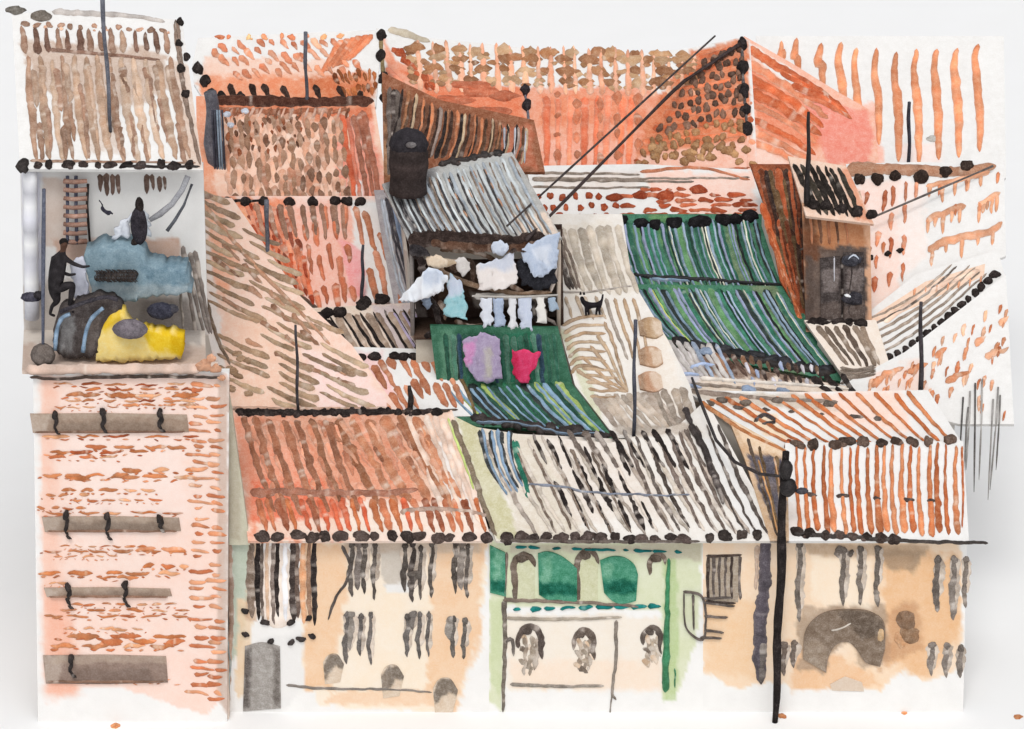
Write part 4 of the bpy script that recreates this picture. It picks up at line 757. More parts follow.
SL = Surf(490, 300, YL - .1, 90); m.stroke(SL, [(428, 262), (450, 276), (480, 287), (520, 293), (552, 292)], 6, (130, 106, 86), .08, wob=1, dry=.2); m.stroke(SL, [(426, 258), (440, 262), (472, 262)], 9, (216, 192, 164), .06, dry=.2); m.stroke(SL, [(450, 270), (470, 262), (474, 282)], 9, (70, 52, 42), .07)
m.stroke(SL, [(474, 296), (520, 297), (548, 297)], 6, (206, 200, 192), .05, wob=.8)
for P_, w_, c_ in [([(414, 250), (424, 268), (420, 290)], 9, (60, 50, 48)), ([(430, 296), (436, 314), (444, 328)], 8, (46, 38, 36)), ([(440, 300), (446, 320)], 6, (120, 96, 80)), ([(505, 270), (512, 286), (524, 290)], 8, (110, 84, 68)), ([(548, 244), (556, 268), (552, 292)], 6, (176, 160, 150)), ([(454, 322), (475, 326), (500, 325)], 5, (96, 72, 58)), ([(540, 300), (546, 316), (556, 326)], 5, (120, 110, 104)), ([(440, 250), (470, 252), (500, 262)], 6, (104, 80, 64)), ([(500, 304), (504, 322)], 5, (34, 28, 28)), ([(532, 300), (534, 322)], 6, (34, 28, 28))]:
    m.stroke(SL, P_, w_, c_, .06, wob=2, jit=.5, dry=.4)
m.build('balcony_rail', WD, h)
# floor + sides of the loggia
c = at(490, 334, YL); m = MB(); zf2 = float(c[2]); xa = at(414, 334, YL)[0]; xb = at(558, 334, YL)[0]
m.box(((xa + xb) / 2, YL + .6, zf2 - .08), (xb - xa, 1.4, .14), (90, 70, 58)); m.box((xa - .05, YL + .62, zf2 + 1.5), (.12, 1.3, 3.1), (150, 142, 138)); m.box((xb + .02, YL + .62, zf2 + 1.5), (.12, 1.3, 3.0), (196, 180, 164)); m.build('side_wall', PL, h)
m = MB(); m.box(((xa + xb) / 2, YL + .9, zf2 / 2 - .1), (xb - xa - .1, 1.5, zf2 - .2), (206, 196, 180)); m.build('wall', PL, h)
m = MB(); m.patch(R11, [(382, 184), (438, 166), (512, 152)], [(410, 244), (480, 244), (562, 238)], (178, 176, 172), [([(384, 184), (436, 168), (445, 240), (410, 242)], (120, 118, 120), .8, 6, 6), ([(440, 170), (510, 154), (530, 220), (470, 236)], (186, 188, 186), .8, 8, 6), ([(515, 215), (545, 212), (560, 236), (520, 238)], (232, 208, 188), .9, 4, 4)], .12, 2.6, 75)
m.hatch(R11, [(388, 186), (512, 156)], [(412, 238), (556, 234)], 19, 3.8, [(200, 206, 208), (190, 196, 198), (164, 172, 180)], .09, wob=.8, bow=2, dry=.03); m.hatch(R11, [(386, 190), (514, 158)], [(410, 238), (552, 236)], 19, 3, [(60, 56, 56), (92, 88, 88), (130, 112, 98)], .06, wob=.8, bow=2, dry=.1)
m.hatch(R11, [(392, 190), (450, 175)], [(420, 240), (480, 238)], 8, 4.5, [(56, 54, 58), (80, 80, 88)], .07, wob=1, dry=.2, bow=3)
m.hatch(R11, [(440, 176), (500, 160)], [(462, 220), (525, 214)], 5, 3, (176, 132, 104), .08, wob=1, dash=(3, .5, .5))
rf = m.build('metal_roof', MET, h)
m = MB(); m.stroke(R11, [(438, 165), (455, 161), (480, 157), (503, 152)], 5, K, .14, wob=1, jit=.4, dry=.03); m.dots(R11, [(438, 165), (503, 152)], 6, 3.6, K, .15); m.build('ridge_cap', MET, rf)
m = MB(); m.stroke(R11, [(408, 240), (440, 238), (480, 240), (520, 243), (546, 238)], 17, (50, 38, 34), .16, wob=1.5, taper='none', dry=.02, jit=.25); m.stroke(R11, [(410, 246), (430, 256)], 18, (44, 40, 42), .14, dry=0); m.stroke(R11, [(430, 244), (500, 248), (548, 243)], 9, (86, 60, 46), .2, wob=2, dry=.05, jit=.4)
m.build('eave_board', WD, rf)
body(h, R11, [(420, 214), (540, 212), (506, 160), (396, 186)], sh=.9, zb=zf2 + 2.2)
m = MB(); m.patch(R11b, [(374, 190), (384, 250), (396, 312)], [(398, 190), (414, 250), (442, 322)], (176, 168, 170), [], .12, 2.6, 76)
m.hatch(R11b, [(380, 196), (400, 196)], [(406, 312), (438, 318)], 8, 3.4, [(134, 150, 176), (70, 66, 72), (190, 196, 206), (150, 130, 120)], .07, wob=1, dry=.1, bow=3); m.build('side_roof', MET, h)
body(h, R11b, [(400, 306), (434, 312), (404, 200), (380, 200)], sh=.8)
# laundry
def laundry(name, A, B, Y, col, label, cat, cols=None, nf=3, group='laundry hanging on the balcony', fold=.025):
    m = MB(); m.cloth((A, B), Y, col, th=.012, fold=fold, nf=nf, cols=cols, cell=2.4, seed=random.randint(1, 99)); return tag(m.build(name, CL), label, cat, group)
Yq = YL - .35; bl = (176, 190, 214)
laundry('white_shirt', [(398, 300), (412, 286), (430, 268), (448, 276)], [(402, 302), (418, 300), (434, 296), (444, 290)], Yq - .3, (238, 242, 248), 'white shirt blown out to the left of the balcony, one sleeve flying', 'shirt', [([(420, 268), (446, 268), (440, 285), (425, 285)], bl, .6, 5, 4)], fold=.08)
laundry('towel', [(450, 274), (462, 282)], [(442, 316), (468, 320)], Yq, (158, 206, 214), 'pale turquoise towel hanging at the left of the balcony', 'towel', [([(448, 274), (464, 280), (462, 296), (446, 296)], (206, 214, 232), .9, 4, 4)])
laundry('bed_sheet', [(476, 266), (500, 258), (514, 252)], [(478, 288), (500, 290), (518, 284)], Yq - .1, (240, 232, 228), 'cream sheet folded over the upper line, second from right', 'sheet', [([(480, 255), (515, 250), (514, 270), (480, 268)], (196, 206, 226), .7, 5, 4)])
laundry('blue_shirt', [(520, 250), (538, 240), (560, 230)], [(530, 272), (542, 278), (556, 268)], Yq - .1, (190, 202, 222), 'pale blue-white shirt hanging under the right end of the metal roof', 'shirt', [([(530, 250), (550, 244), (548, 268)], (225, 230, 240), .8, 4, 4)])
laundry('jacket', [(516, 262), (530, 256), (556, 262)], [(522, 284), (540, 290), (556, 284)], Yq + .1, (44, 44, 50), 'black jacket hanging behind the pale blue-white shirt', 'jacket')
for i, (x0, x1, y1, c, lab) in enumerate([(480, 492, 328, (226, 230, 240), 'narrow white cloth first from left on the lower line'), (493, 503, 328, (178, 192, 216), 'blue-tinted cloth second from left on the lower line'), (508, 516, 330, (232, 232, 236), 'white cloth third from left on the lower line'),
        (518, 531, 331, (206, 214, 232), 'widest pale blue cloth on the lower line'), (536, 544, 325, (240, 236, 230), 'short cream cloth near the right of the lower line'), (548, 556, 312, (170, 188, 206), 'grey-blue cloth rightmost on the lower line')]):
    laundry('hung_cloth', [(x0, 297), (x1, 297)], [(x0 + 2, y1), (x1 + 1, y1 - 2)], Yq, c, lab, 'cloth', nf=1.5)
for i, (x, y, w_, h_, c, lab) in enumerate([(462, 266, 16, 14, (214, 208, 204), 'small crumpled off-white rag between the turquoise towel and the cream sheet'), (437, 262, 22, 9, (226, 206, 182), 'thin cream strip of cloth tucked under the left of the eave'), (500, 248, 18, 9, (206, 214, 230), 'small pale blue scrap caught under the middle of the eave'), (425, 300, 12, 14, (120, 132, 150), 'small slate blue rag below the blown white shirt')]):
    laundry('rag', [(x - w_ / 2, y - h_ / 2), (x, y - h_ / 2 - 3), (x + w_ / 2, y - h_ / 2 + 2)], [(x - w_ / 2 + 3, y + h_ / 2), (x + 2, y + h_ / 2 + 3), (x + w_ / 2 - 1, y + h_ / 2 - 2)], Yq - .2, c, lab, 'rag')
m = MB(); m.tube([at(472, 296, Yq), at(515, 297, Yq), at(558, 295, Yq)], .035, (210, 204, 196), 6); tag(m.build('washing_line', CL), 'pale lower washing line carrying six cloths across the balcony', 'washing line')
Yw = YG2 - .3
laundry('lilac_sheet', [(462, 342), (480, 334), (500, 338)], [(466, 366), (482, 382), (502, 378)], Yw, (176, 160, 190), 'lilac and pink sheet hanging in front of the green panel', 'sheet', [([(464, 345), (476, 338), (472, 362), (464, 366)], (220, 150, 200), .9, 4, 4), ([(484, 350), (492, 345), (492, 378), (486, 378)], (196, 190, 176), .8, 3, 3)], group=None)
laundry('pink_shirt', [(512, 351), (520, 349), (528, 350), (541, 352)], [(515, 378), (520, 384), (528, 382), (531, 374)], Yw, (224, 64, 110), 'bright crimson pink shirt hanging in front of the green panel', 'shirt', [([(510, 350), (518, 350), (520, 382), (514, 382)], (200, 40, 80), .8, 3, 3)], group=None)
laundry('pink_sleeve_top', [(531, 352), (540, 354)], [(531, 360), (541, 357)], Yw - .04, (236, 110, 150), 'small light pink top hanging right beside the bright crimson pink shirt', 'top', group=None, nf=1) if 0 else None
# water tank
Yt = R11.Y(408, 190) - .2
tk = thing('water_tank', 'round black water tank at the left end of the grey metal roof', 'water tank', at(408, 196, Yt))
m = MB(); a = at(408, 192, Yt); b = at(409, 146, Yt); m.tube([a + (b - a) * k / 9 for k in range(10)], [.62, .6, .58, .58, .6, .6, .62, .62, .6, .52], (60, 50, 48), 20, .05); m.build('drum', M['plaster'], tk)
m = MB(); m.ball(at(409, 144, Yt), (.6, .55, .5), (50, 46, 50)); m.build('lid', M['plaster'], tk); m = MB(); m.ball(at(411, 145, Yt - .52), (.16, .1, .1), (112, 106, 106)); m.build('lid_highlight', MET, tk)  # small pale ball stands for the highlight on the dark lid
# ================================================================== 9. centre white roof
h = thing('white_roof_house', 'house with the long white and tan roof where the black cat stands', 'house', base_of(R13, 620, 380))
m = MB(); m.patch(R13, [(528, 214), (552, 250), (560, 330), (575, 385), (616, 438)], [(622, 214), (632, 280), (668, 340), (690, 385), (704, 438)], (238, 232, 224), [([(550, 225), (612, 220), (640, 290), (570, 300)], (232, 222, 208), .7, 6, 6), ([(640, 330), (668, 330), (690, 420), (650, 420)], (240, 228, 214), .7, 6, 6), ([(560, 330), (572, 335), (605, 425), (596, 425)], (206, 206, 170), .7, 3, 3), ([(612, 424), (700, 424), (700, 436), (618, 436)], (182, 168, 154), .8, 2, 2)], .14, 2.6, 81)
m.hatch(R13, [(556, 228), (622, 224)], [(578, 292), (642, 296)], 7, 8.5, [(188, 176, 160), (200, 188, 172)], .06, wob=1, dry=.15, bow=2); m.hatch(R13, [(545, 232), (562, 228)], [(568, 290), (582, 290)], 4, 5, [(80, 72, 68), (120, 106, 96)], .08, wob=1, dry=.2)
m.stroke(R13, [(556, 292), (590, 292), (632, 286)], 2.2, (160, 152, 144), .08, dry=.3)
T2 = [(186, 158, 130), (196, 170, 142), (176, 148, 120)]
for k in range(7):  # nested bent rows
    y = 312 + k * 8; x0 = 562 + k * 1.5; x1 = 600 - k * 0 + 3
    m.stroke(R13, [(x0, y + 14), (580, y + 6), (606, y + 4 + k)], 4.2, random.choice(T2), .07, wob=.8, dry=.1)
for k in range(5): m.stroke(R13, [(604 - k * 7, 322 + k * 12), (614 - k * 5, 345 + k * 9), (622 - k * 3, 372 + k * 4), (628, 392)], 4, random.choice(T2), .075, wob=.8, dry=.1)
for k in range(4): m.stroke(R13, [(606 + k * 9, 298), (612 + k * 9, 320), (622 + k * 8, 345), (628 + k * 6, 360)], 4, random.choice(T2 + [(170, 158, 146)]), .07, wob=.8, dry=.15)
for k in range(5): m.stroke(R13, [(582 + k * 2, 368 + k * 7), (604, 370 + k * 7), (618, 372 + k * 6)], 3.8, random.choice(T2), .07, wob=.8, dry=.1)
m.hatch(R13, [(590, 396), (650, 392)], [(612, 428), (690, 426)], 9, 7, [(176, 160, 146), (190, 174, 158)], .06, wob=1, dry=.2); m.hatch(R13, [(560, 296), (600, 296)], [(566, 318), (612, 320)], 4, 4.5, (190, 170, 148), .06)
m.hatch(R13, [(650, 390), (686, 386)], [(668, 428), (700, 428)], 4, 7, [(160, 146, 132), (176, 160, 144)], .07, wob=1, dry=.2)
rf = m.build('roof', TILE, h)
for y, c in [(329, (186, 154, 120)), (358, (190, 150, 118)), (383, (196, 152, 122))]:
    m = MB(); m.patch(R13, [(638, y - 6), (646, y - 10), (655, y - 10), (661, y - 6)], [(640, y + 7), (648, y + 9), (656, y + 10), (663, y + 6)], c, [([(638, y - 9), (644, y - 9), (646, y + 9), (640, y + 9)], (150, 124, 102), .7, 4, 4), ([(650, y - 9), (664, y - 9), (664, y + 9), (654, y + 9)], (226, 206, 186), .8, 4, 4)], .1, 2.0, 82, lift=.09, sm=True); m.build('skylight', WD, rf)
body(h, R13, [(616, 430), (696, 430), (640, 300), (616, 226), (560, 226)], sh=.93)
# cat
p0 = R13(592., 316.); Yc = float(p0[1]) - .15
def Jc(px, py, r, dy=0): p = at(px, py, Yc + dy); return (p[0], p[1], p[2], r)
js = [Jc(594, 306, .1), Jc(588, 305, .105), Jc(583, 302, .08), Jc(582, 298, .085), Jc(580, 297.5, .045), Jc(600, 304, .085), Jc(602, 300, .04), Jc(603, 294, .03), Jc(586, 310, .045, -.08), Jc(586, 316, .03, -.08), Jc(588, 310, .045, .08), Jc(589, 315, .03, .08), Jc(599, 309, .045, -.08), Jc(600, 315, .03, -.08), Jc(597, 309, .045, .08), Jc(596, 315, .03, .08)]
cat_ = skinned('cat', js, [(0, 1), (1, 2), (2, 3), (3, 4), (0, 5), (5, 6), (6, 7), (1, 8), (8, 9), (1, 10), (10, 11), (5, 12), (12, 13), (5, 14), (14, 15)], (34, 30, 34), M['skin'], origin=tuple(p0))
tag(cat_, 'small black cat with raised tail standing on the long white roof', 'cat')
m = MB()
for x in (580.5, 584): 
    q = at(x, 294.5, Yc); a = at(x, 291.5, Yc); m.tube([q, (q + a) / 2, a], [.04, .03, .006], (34, 30, 34), 6)
m.build('ear', M['skin'], cat_)
# ================================================================== 10. clutter roof + green roofs
h = thing('green_roof_house', 'house with two bright green tiers of slanted ribs above a patched low roof', 'house', base_of(G1b, 730, 340))
m = MB(); m.patch(R12, [(664, 344), (735, 366), (846, 386)], [(676, 402), (760, 402), (862, 400)], (238, 220, 204), [([(690, 345), (830, 360), (840, 385), (700, 375)], (120, 96, 82), .9, 5, 8), ([(668, 345), (700, 350), (705, 395), (680, 395)], (214, 212, 218), .7, 5, 5), ([(700, 380), (850, 388), (850, 398), (700, 394)], (226, 208, 190), .9, 3, 3), ([(850, 385), (862, 385), (862, 398), (850, 398)], (252, 214, 200), .8, 3, 2)], .14, 2.6, 85)
m.hatch(R12, [(665, 340), (720, 345)], [(690, 375), (740, 385)], 7, 5.5, [(156, 170, 192), (190, 184, 180), (130, 140, 160)], .08, wob=1, dry=.1); m.hatch(R12, [(740, 355), (820, 365)], [(752, 385), (826, 388)], 11, 5, [(156, 168, 196), (70, 54, 48), (110, 84, 66), (200, 196, 204), (60, 48, 44)], .08, wob=1.2, dry=.1, dash=(2, .8, .5))
m.hatch(R12, [(700, 350), (745, 356)], [(715, 372), (760, 378)], 5, 7, [(92, 70, 60), (140, 104, 80)], .07, wob=1.2); m.stroke(R12, [(690, 384), (740, 388), (842, 396)], 3.4, (140, 126, 114), .1, wob=.7, dry=.2); m.stroke(R12, [(700, 378), (770, 383), (850, 389)], 4, (240, 230, 218), .1, wob=.7)
for y, x0, x1 in [(376, 672, 700), (388, 670, 702), (366, 690, 716)]: m.stroke(R12, [(x0, y + 2), ((x0 + x1) / 2, y - 2), (x1, y)], 4, (160, 176, 206), .12, wob=1)
for x, y in [(706, 352), (748, 390), (783, 392)]: m.blob(R12, x, y, 7, 4, (150, 166, 190), .12)
m.hatch(R12, [(800, 378), (850, 372)], [(830, 398), (862, 398)], 3, 6, [K, (96, 80, 72)], .1, dry=.1)
m.build('low_roof', TILE, h); body(h, R12, [(684, 396), (856, 396), (838, 386), (680, 356)], sh=.93)
def green(S, A, B, n, sd, tl, bl_, nm):
    m = MB(); m.patch(S, A, B, (62, 122, 94), [([(A[0][0] + 40, A[0][1]), (A[0][0] + 60, A[0][1]), (B[0][0] + 80, B[0][1]), (B[0][0] + 50, B[0][1])], (110, 150, 84), .6, 5, 6), ([(A[-1][0] - 40, A[0][1]), (A[-1][0] - 15, A[0][1]), (B[-1][0] - 35, B[-1][1]), (B[-1][0] - 60, B[-1][1])], (150, 140, 100), .5, 5, 6)], .12, 2.6, sd)
    m.hatch(S, tl, bl_, n, 7, [(40, 104, 80), (48, 118, 90), (34, 48, 44), (34, 90, 70), (90, 140, 90)], .06, wob=1, dry=.02, bow=3)
    m.hatch(S, tl, bl_, n + 3, 3.4, [(146, 166, 186), (126, 150, 170), (150, 160, 190)], .11, wob=.7, dry=.02, bow=3, jt=.3); m.hatch(S, tl, bl_, n // 2, 3, [(16, 24, 24), (20, 60, 44)], .09, wob=.7, dry=.02, bow=3, jt=.5)
    m.hatch(S, tl, bl_, n // 3, 2.2, [(226, 226, 206), (190, 200, 110)], .1, wob=.7, dry=.02, bow=3, jt=.6)
    return m.build(nm, MET, h)
r1 = green(G1b, [(622, 284), (788, 286)], [(660, 340), (735, 362), (844, 382)], 16, 86, [(628, 288), (780, 292)], [(664, 336), (735, 356), (836, 372)], 'lower_green_roof')
m = MB(); m.stroke(G1b, [(672, 338), (700, 350), (740, 356), (790, 366), (836, 373)], 8, K, .17, wob=1.6, jit=.5, dry=0, taper='none'); m.dots(G1b, [(676, 340), (834, 372)], 11, 9, (34, 34, 38), .2, ry=5.5, jit=.35); m.build('eave_edge', MET, r1)
body(h, G1b, [(690, 334), (824, 354), (784, 292), (636, 292)], sh=.92)
r2 = green(G1a, [(610, 214), (764, 214)], [(632, 292), (790, 294)], 17, 87, [(614, 222), (758, 220)], [(634, 288), (780, 286)], 'upper_green_roof')
m = MB(); m.stroke(G1a, [(632, 276), (700, 280), (750, 284), (800, 287)], 4.6, (30, 30, 32), .18, wob=.8, jit=.5, dry=0); m.stroke(G1a, [(650, 280), (690, 282)], 3.4, BG, .2); m.build('batten', MET, r2)
m = MB()
for x, y, rx in [(622, 222, 6), (640, 224, 8), (655, 226, 6), (674, 224, 9), (699, 222, 11), (723, 221, 8), (735, 220, 7), (751, 217, 10)]: m.blob(G1a, x, y, rx, 5.5, (26, 24, 26), .2)
m.build('tile_end_row', TILE, r2)
body(h, G1a, [(640, 284), (784, 284), (758, 224), (620, 224)], sh=.92)
# strip with red dabs
h = thing('red_dab_roof_house', 'house with a pale pink roof strip dotted with dark red tiles above the green roofs', 'house', base_of(RS, 650, 196))
m = MB(); m.patch(RS, [(526, 166), (640, 164), (760, 170)], [(540, 230), (640, 228), (766, 226)], PW, [([(645, 172), (752, 172), (760, 222), (690, 215), (650, 190)], (252, 214, 198), .95, 4, 5), ([(540, 172), (640, 172), (640, 190), (545, 186)], (240, 226, 216), .7, 3, 3)], .14, 2.6, 91)
for y, x1 in [(173, 640), (180, 694), (187, 650), (178, 750)]: m.stroke(RS, [(532, y), (600, y + 1), (x1, y + random.uniform(-1, 3))], 2.6, (150, 136, 124), .08, wob=.8, dry=.2)
m.stroke(RS, [(640, 172), (700, 168), (750, 180)], 3.4, (206, 130, 96), .09, wob=1)
for r, y in enumerate((197, 207, 217)):
    for x in range(540 + r * 3, 616, 12): m.blob(RS, x + random.uniform(-2, 2), y + random.uniform(-1.5, 1.5), random.uniform(2.6, 4.6), 3.4, (168, 82, 52), .08)
for y, x0, x1 in [(190, 640, 700), (196, 612, 758), (201, 650, 756), (206, 618, 755), (211, 640, 758), (216, 612, 755), (221, 630, 740)]: m.hatch(RS, [(x0, y)], [(x1, y - 1)], 1, 5, [(176, 84, 52), (196, 104, 70)], .08, dash=(5, .78, .3), wob=1.4, jit=.45)
for x, y, r in [(614, 198, 8), (640, 195, 8), (665, 196, 9), (699, 190, 9)]: m.blob(RS, x, y, r, 4.5, (160, 74, 46), .09)
m.build('roof', TILE, h); body(h, RS, [(560, 220), (756, 218), (750, 176), (534, 174)], sh=.93)
# ================================================================== 11. big red-orange roof
h = thing('red_roof_house', 'large house with a hipped red-orange roof of brown dabs under the two slanting cables', 'house', base_of(R14, 600, 110))
m = MB(); m.patch(R14, [(376, 28), (430, 38), (470, 42), (560, 52), (640, 54), (690, 48), (738, 38), (750, 40)], [(384, 80), (440, 112), (532, 128), (532, 176), (640, 176), (758, 174)], PW, [
    ([(384, 40), (395, 60), (450, 84), (540, 88), (640, 88), (750, 120), (756, 172), (534, 172), (528, 130), (440, 110), (386, 80)], (242, 160, 128), .95, 3, 4), ([(540, 95), (640, 95), (650, 125), (540, 125)], (238, 146, 108), .8, 6, 6), ([(540, 140), (640, 140), (640, 168), (540, 168)], (250, 186, 164), .8, 6, 6),
    ([(690, 50), (748, 40), (752, 140), (680, 150), (636, 160), (650, 110)], (226, 134, 94), .95, 3, 5), ([(640, 155), (756, 140), (758, 174), (640, 174)], (250, 200, 180), .9, 5, 4), ([(400, 70), (520, 90), (525, 125), (440, 105)], (236, 136, 98), .9, 5, 5)], .14, 2.6, 95)
m.hatch(R14, [(412, 40), (700, 52)], [(416, 92), (700, 96)], 22, 7, [(244, 182, 150), (240, 170, 136)], .05, wob=.8, dry=.1, taper='drop')
m.hatch(R14, [(540, 96), (640, 96)], [(540, 170), (636, 170)], 8, 8, [(236, 128, 92), (242, 146, 112)], .05, wob=.8, dry=.05)
OL = [(186, 142, 104), (172, 122, 86), (196, 158, 122), (160, 112, 80)]
for y0, y1, w_, n in [(48, 56, 9, 13), (58, 60, 8, 12), (68, 72, 8, 13), (78, 84, 7, 12)]:
    m.hatch(R14, [(404, y0 + 4)], [(700, y1 + 5)], 1, w_ - 2, OL, .06, dash=(n + 7, .7, .5), wob=2, jit=.5, taper='both', dry=.2, ej=.01)
    m.hatch(R14, [(404, y0)], [(700, y1)], 1, w_ + 2, OL, .07, dash=(n, .85, .35), wob=2, jit=.45, taper='both', dry=.1, ej=.01)
m.hatch(R14, [(545, 92), (650, 92)], [(545, 168), (650, 166)], 5, 10, [(214, 128, 94), (196, 120, 88)], .08, dash=(4, .62, .5), wob=1.5, jit=.4, taper='both')
m.hatch(R14, [(384, 40), (400, 50)], [(430, 90), (440, 92)], 4, 7, [(176, 82, 50), (196, 98, 64)], .09, dash=(4, .7, .5), wob=1.5, jit=.4)
for x, y, rx in [(470, 86, 22), (455, 100, 20), (492, 112, 17), (505, 96, 14), (480, 92, 18)]: m.blob(R14, x, y, rx, 5, (196, 112, 82), .07)
m.stroke(R14, [(386, 68), (410, 90), (440, 105), (500, 122), (530, 128)], 6, (240, 150, 120), .1, dry=.1)
m.stroke(R14, [(388, 30), (405, 34), (430, 42)], 8, (222, 208, 184), .07)
# dotted hip face
m.hatch(R14, [(700, 55), (640, 150)], [(742, 40), (748, 142)], 7, 7, [(214, 110, 70), (224, 124, 84)], .06, wob=1, dry=.15)
for r in range(10):
    n = 8 + r // 2
    for i in range(n):
        u = i / (n - .5); x = 742 - (742 - (704 - r * 8)) * u; y = 47 + r * 10.5 + u * (14 + r * 1.2) + random.uniform(-3, 3)
        m.blob(R14, x + random.uniform(-3, 3), min(y, 166), random.uniform(2.4, 4.2), random.uniform(3, 5.2), random.choice([(96, 72, 60), (110, 82, 68), (140, 106, 88)]) if r < 7 else random.choice([(178, 132, 92), (164, 118, 82)]), .1, rot=random.uniform(-.6, .6))
for i in range(26): m.blob(R14, random.uniform(650, 756), random.uniform(146, 166), 4.5, 4, random.choice([(186, 142, 100), (170, 126, 88)]), .09)
m.stroke(R14, [(634, 160), (660, 170), (700, 172), (750, 168)], 4, (196, 100, 62), .09, wob=1)
m.stroke(R14, [(534, 170), (600, 172), (640, 172)], 3.6, (130, 96, 84), .09, wob=.6)
rf = m.build('roof', TILE, h)
m = MB()
for x, y in [(525, 90), (527, 106), (530, 126), (531, 140), (531, 153), (532, 163)]: m.blob(R14, x, y, 4.8, 5.8, (46, 40, 42), .15)
m.stroke(R14, [(524, 88), (530, 130), (532, 168)], 3, (110, 110, 120), .12); m.build('ridge_tile', TILE, rf)
m = MB()
for x, y in [(742, 44), (743, 68), (744, 92), (746, 110), (747, 130)]: m.blob(R14, x, y, 5.5, 7, (44, 38, 38), .17)
m.stroke(R14, [(741, 42), (744, 90), (748, 135)], 4, (90, 84, 84), .13, dry=.2); m.build('hip_tile', TILE, rf)
body(h, R14, [(560, 166), (750, 168), (742, 46), (470, 60), (540, 130)], sh=.92)
m = MB(); m.patch(R14L, [(382, 72), (440, 100), (534, 120)], [(384, 190), (440, 172), (545, 172)], (150, 96, 70), [([(384, 110), (395, 110), (398, 180), (384, 180)], (170, 130, 96), .8, 5, 5), ([(384, 90), (440, 110), (430, 150), (386, 150)], (96, 70, 56), .85, 6, 6), ([(400, 100), (450, 112), (520, 130), (530, 145), (470, 150), (400, 160)], (120, 78, 58), .6, 8, 8), ([(500, 125), (532, 125), (536, 168), (505, 165)], (196, 120, 92), .8, 5, 5)], .14, 2.6, 97)  # this slope's shadow is painted in with dark brown washes and strokes
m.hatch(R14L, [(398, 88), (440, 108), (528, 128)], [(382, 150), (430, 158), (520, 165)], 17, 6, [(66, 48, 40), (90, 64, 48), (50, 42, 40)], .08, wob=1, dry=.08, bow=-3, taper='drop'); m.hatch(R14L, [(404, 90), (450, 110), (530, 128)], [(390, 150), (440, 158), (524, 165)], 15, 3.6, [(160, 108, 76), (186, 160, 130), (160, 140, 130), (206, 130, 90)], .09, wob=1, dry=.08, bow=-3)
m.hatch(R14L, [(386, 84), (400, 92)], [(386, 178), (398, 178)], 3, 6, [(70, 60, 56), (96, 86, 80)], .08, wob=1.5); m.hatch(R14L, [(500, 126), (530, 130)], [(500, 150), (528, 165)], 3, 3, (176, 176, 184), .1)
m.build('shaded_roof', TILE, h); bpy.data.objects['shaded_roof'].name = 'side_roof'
body(h, R14L, [(400, 166), (530, 162), (520, 130), (440, 112), (392, 90)], sh=.9)
m = MB(); m.patch(R14R, [(744, 36), (790, 62), (838, 92), (874, 112)], [(748, 175), (800, 178), (880, 178)], (248, 190, 166), [([(745, 60), (800, 100), (840, 150), (760, 140)], (238, 140, 104), .9, 6, 6), ([(800, 90), (872, 115), (870, 165), (830, 165)], (244, 150, 132), .9, 6, 6), ([(748, 42), (790, 68), (830, 100), (800, 90), (755, 60)], PW, .85, 3, 3), ([(750, 140), (790, 165), (750, 172)], (252, 216, 200), .9, 5, 4)], .14, 2.6, 99)
m.hatch(R14R, [(749, 44), (750, 150)], [(830, 104), (808, 176)], 8, 9, [(222, 118, 76), (210, 106, 66), (236, 148, 110)], .08, wob=1.2, dry=.15, bow=-3); m.hatch(R14R, [(770, 60), (800, 100)], [(842, 108), (852, 120)], 4, 7, [(206, 104, 66), (224, 124, 86)], .09, wob=1.4, dry=.2, bow=-4)
m.build('hip_roof', TILE, h); body(h, R14R, [(760, 168), (860, 168), (864, 122), (790, 76), (752, 60)], sh=.9)
# ================================================================== 12. brown gable + little dark roof
h = thing('brown_gable_house', 'house with a steep dark brown roof side and two grey windows under black ribs', 'house', base_of(R15, 800, 300))
m = MB(); m.patch(R15, [(750, 164), (766, 210), (780, 280), (836, 376)], [(800, 164), (812, 230), (816, 322), (872, 378)], (140, 76, 50), [([(752, 166), (775, 170), (795, 300), (785, 320), (770, 240)], (196, 104, 64), .8, 6, 6), ([(780, 170), (806, 180), (812, 300), (790, 300), (772, 180)], (66, 46, 38), .95, 6, 6), ([(800, 315), (830, 320), (870, 375), (838, 372)], (240, 226, 212), .95, 4, 4)], .14, 2.6, 101)  # steep face in shadow, the shade put into its dark brown colours
m.hatch(R15, [(758, 168), (800, 168)], [(792, 300), (812, 312)], 13, 7, [(110, 60, 40), (66, 46, 38), (166, 86, 54), (56, 44, 40), (100, 76, 52)], .06, wob=1.6, dash=(2, .98, .5), dry=.04, jit=.3)
m.hatch(R15, [(762, 200), (770, 240)], [(800, 320), (806, 330)], 4, 6, [(190, 96, 56), (206, 118, 76)], .08, wob=1.2); m.hatch(R15, [(804, 318), (820, 322)], [(842, 372), (862, 372)], 3, 4.5, [(110, 92, 80), (150, 128, 112)], .07, wob=.8)
m.build('steep_roof', TILE, h); body(h, R15, [(800, 316), (812, 314), (806, 230), (796, 172), (758, 170), (776, 250)], sh=.85)
m = MB(); m.patch(W15, [(802, 204), (870, 212)], [(806, 332), (872, 332)], (226, 176, 142), [([(803, 215), (866, 225), (864, 255), (806, 250)], (190, 128, 88), .9, 4, 5), ([(803, 206), (815, 206), (815, 330), (803, 330)], (96, 66, 50), .8, 5, 4), ([(806, 246), (866, 248), (868, 328), (806, 328)], (92, 82, 78), .9, 4, 6), ([(802, 230), (820, 236), (818, 260), (804, 255)], (120, 74, 50), .8, 5, 4)], .15, 2.6, 102)
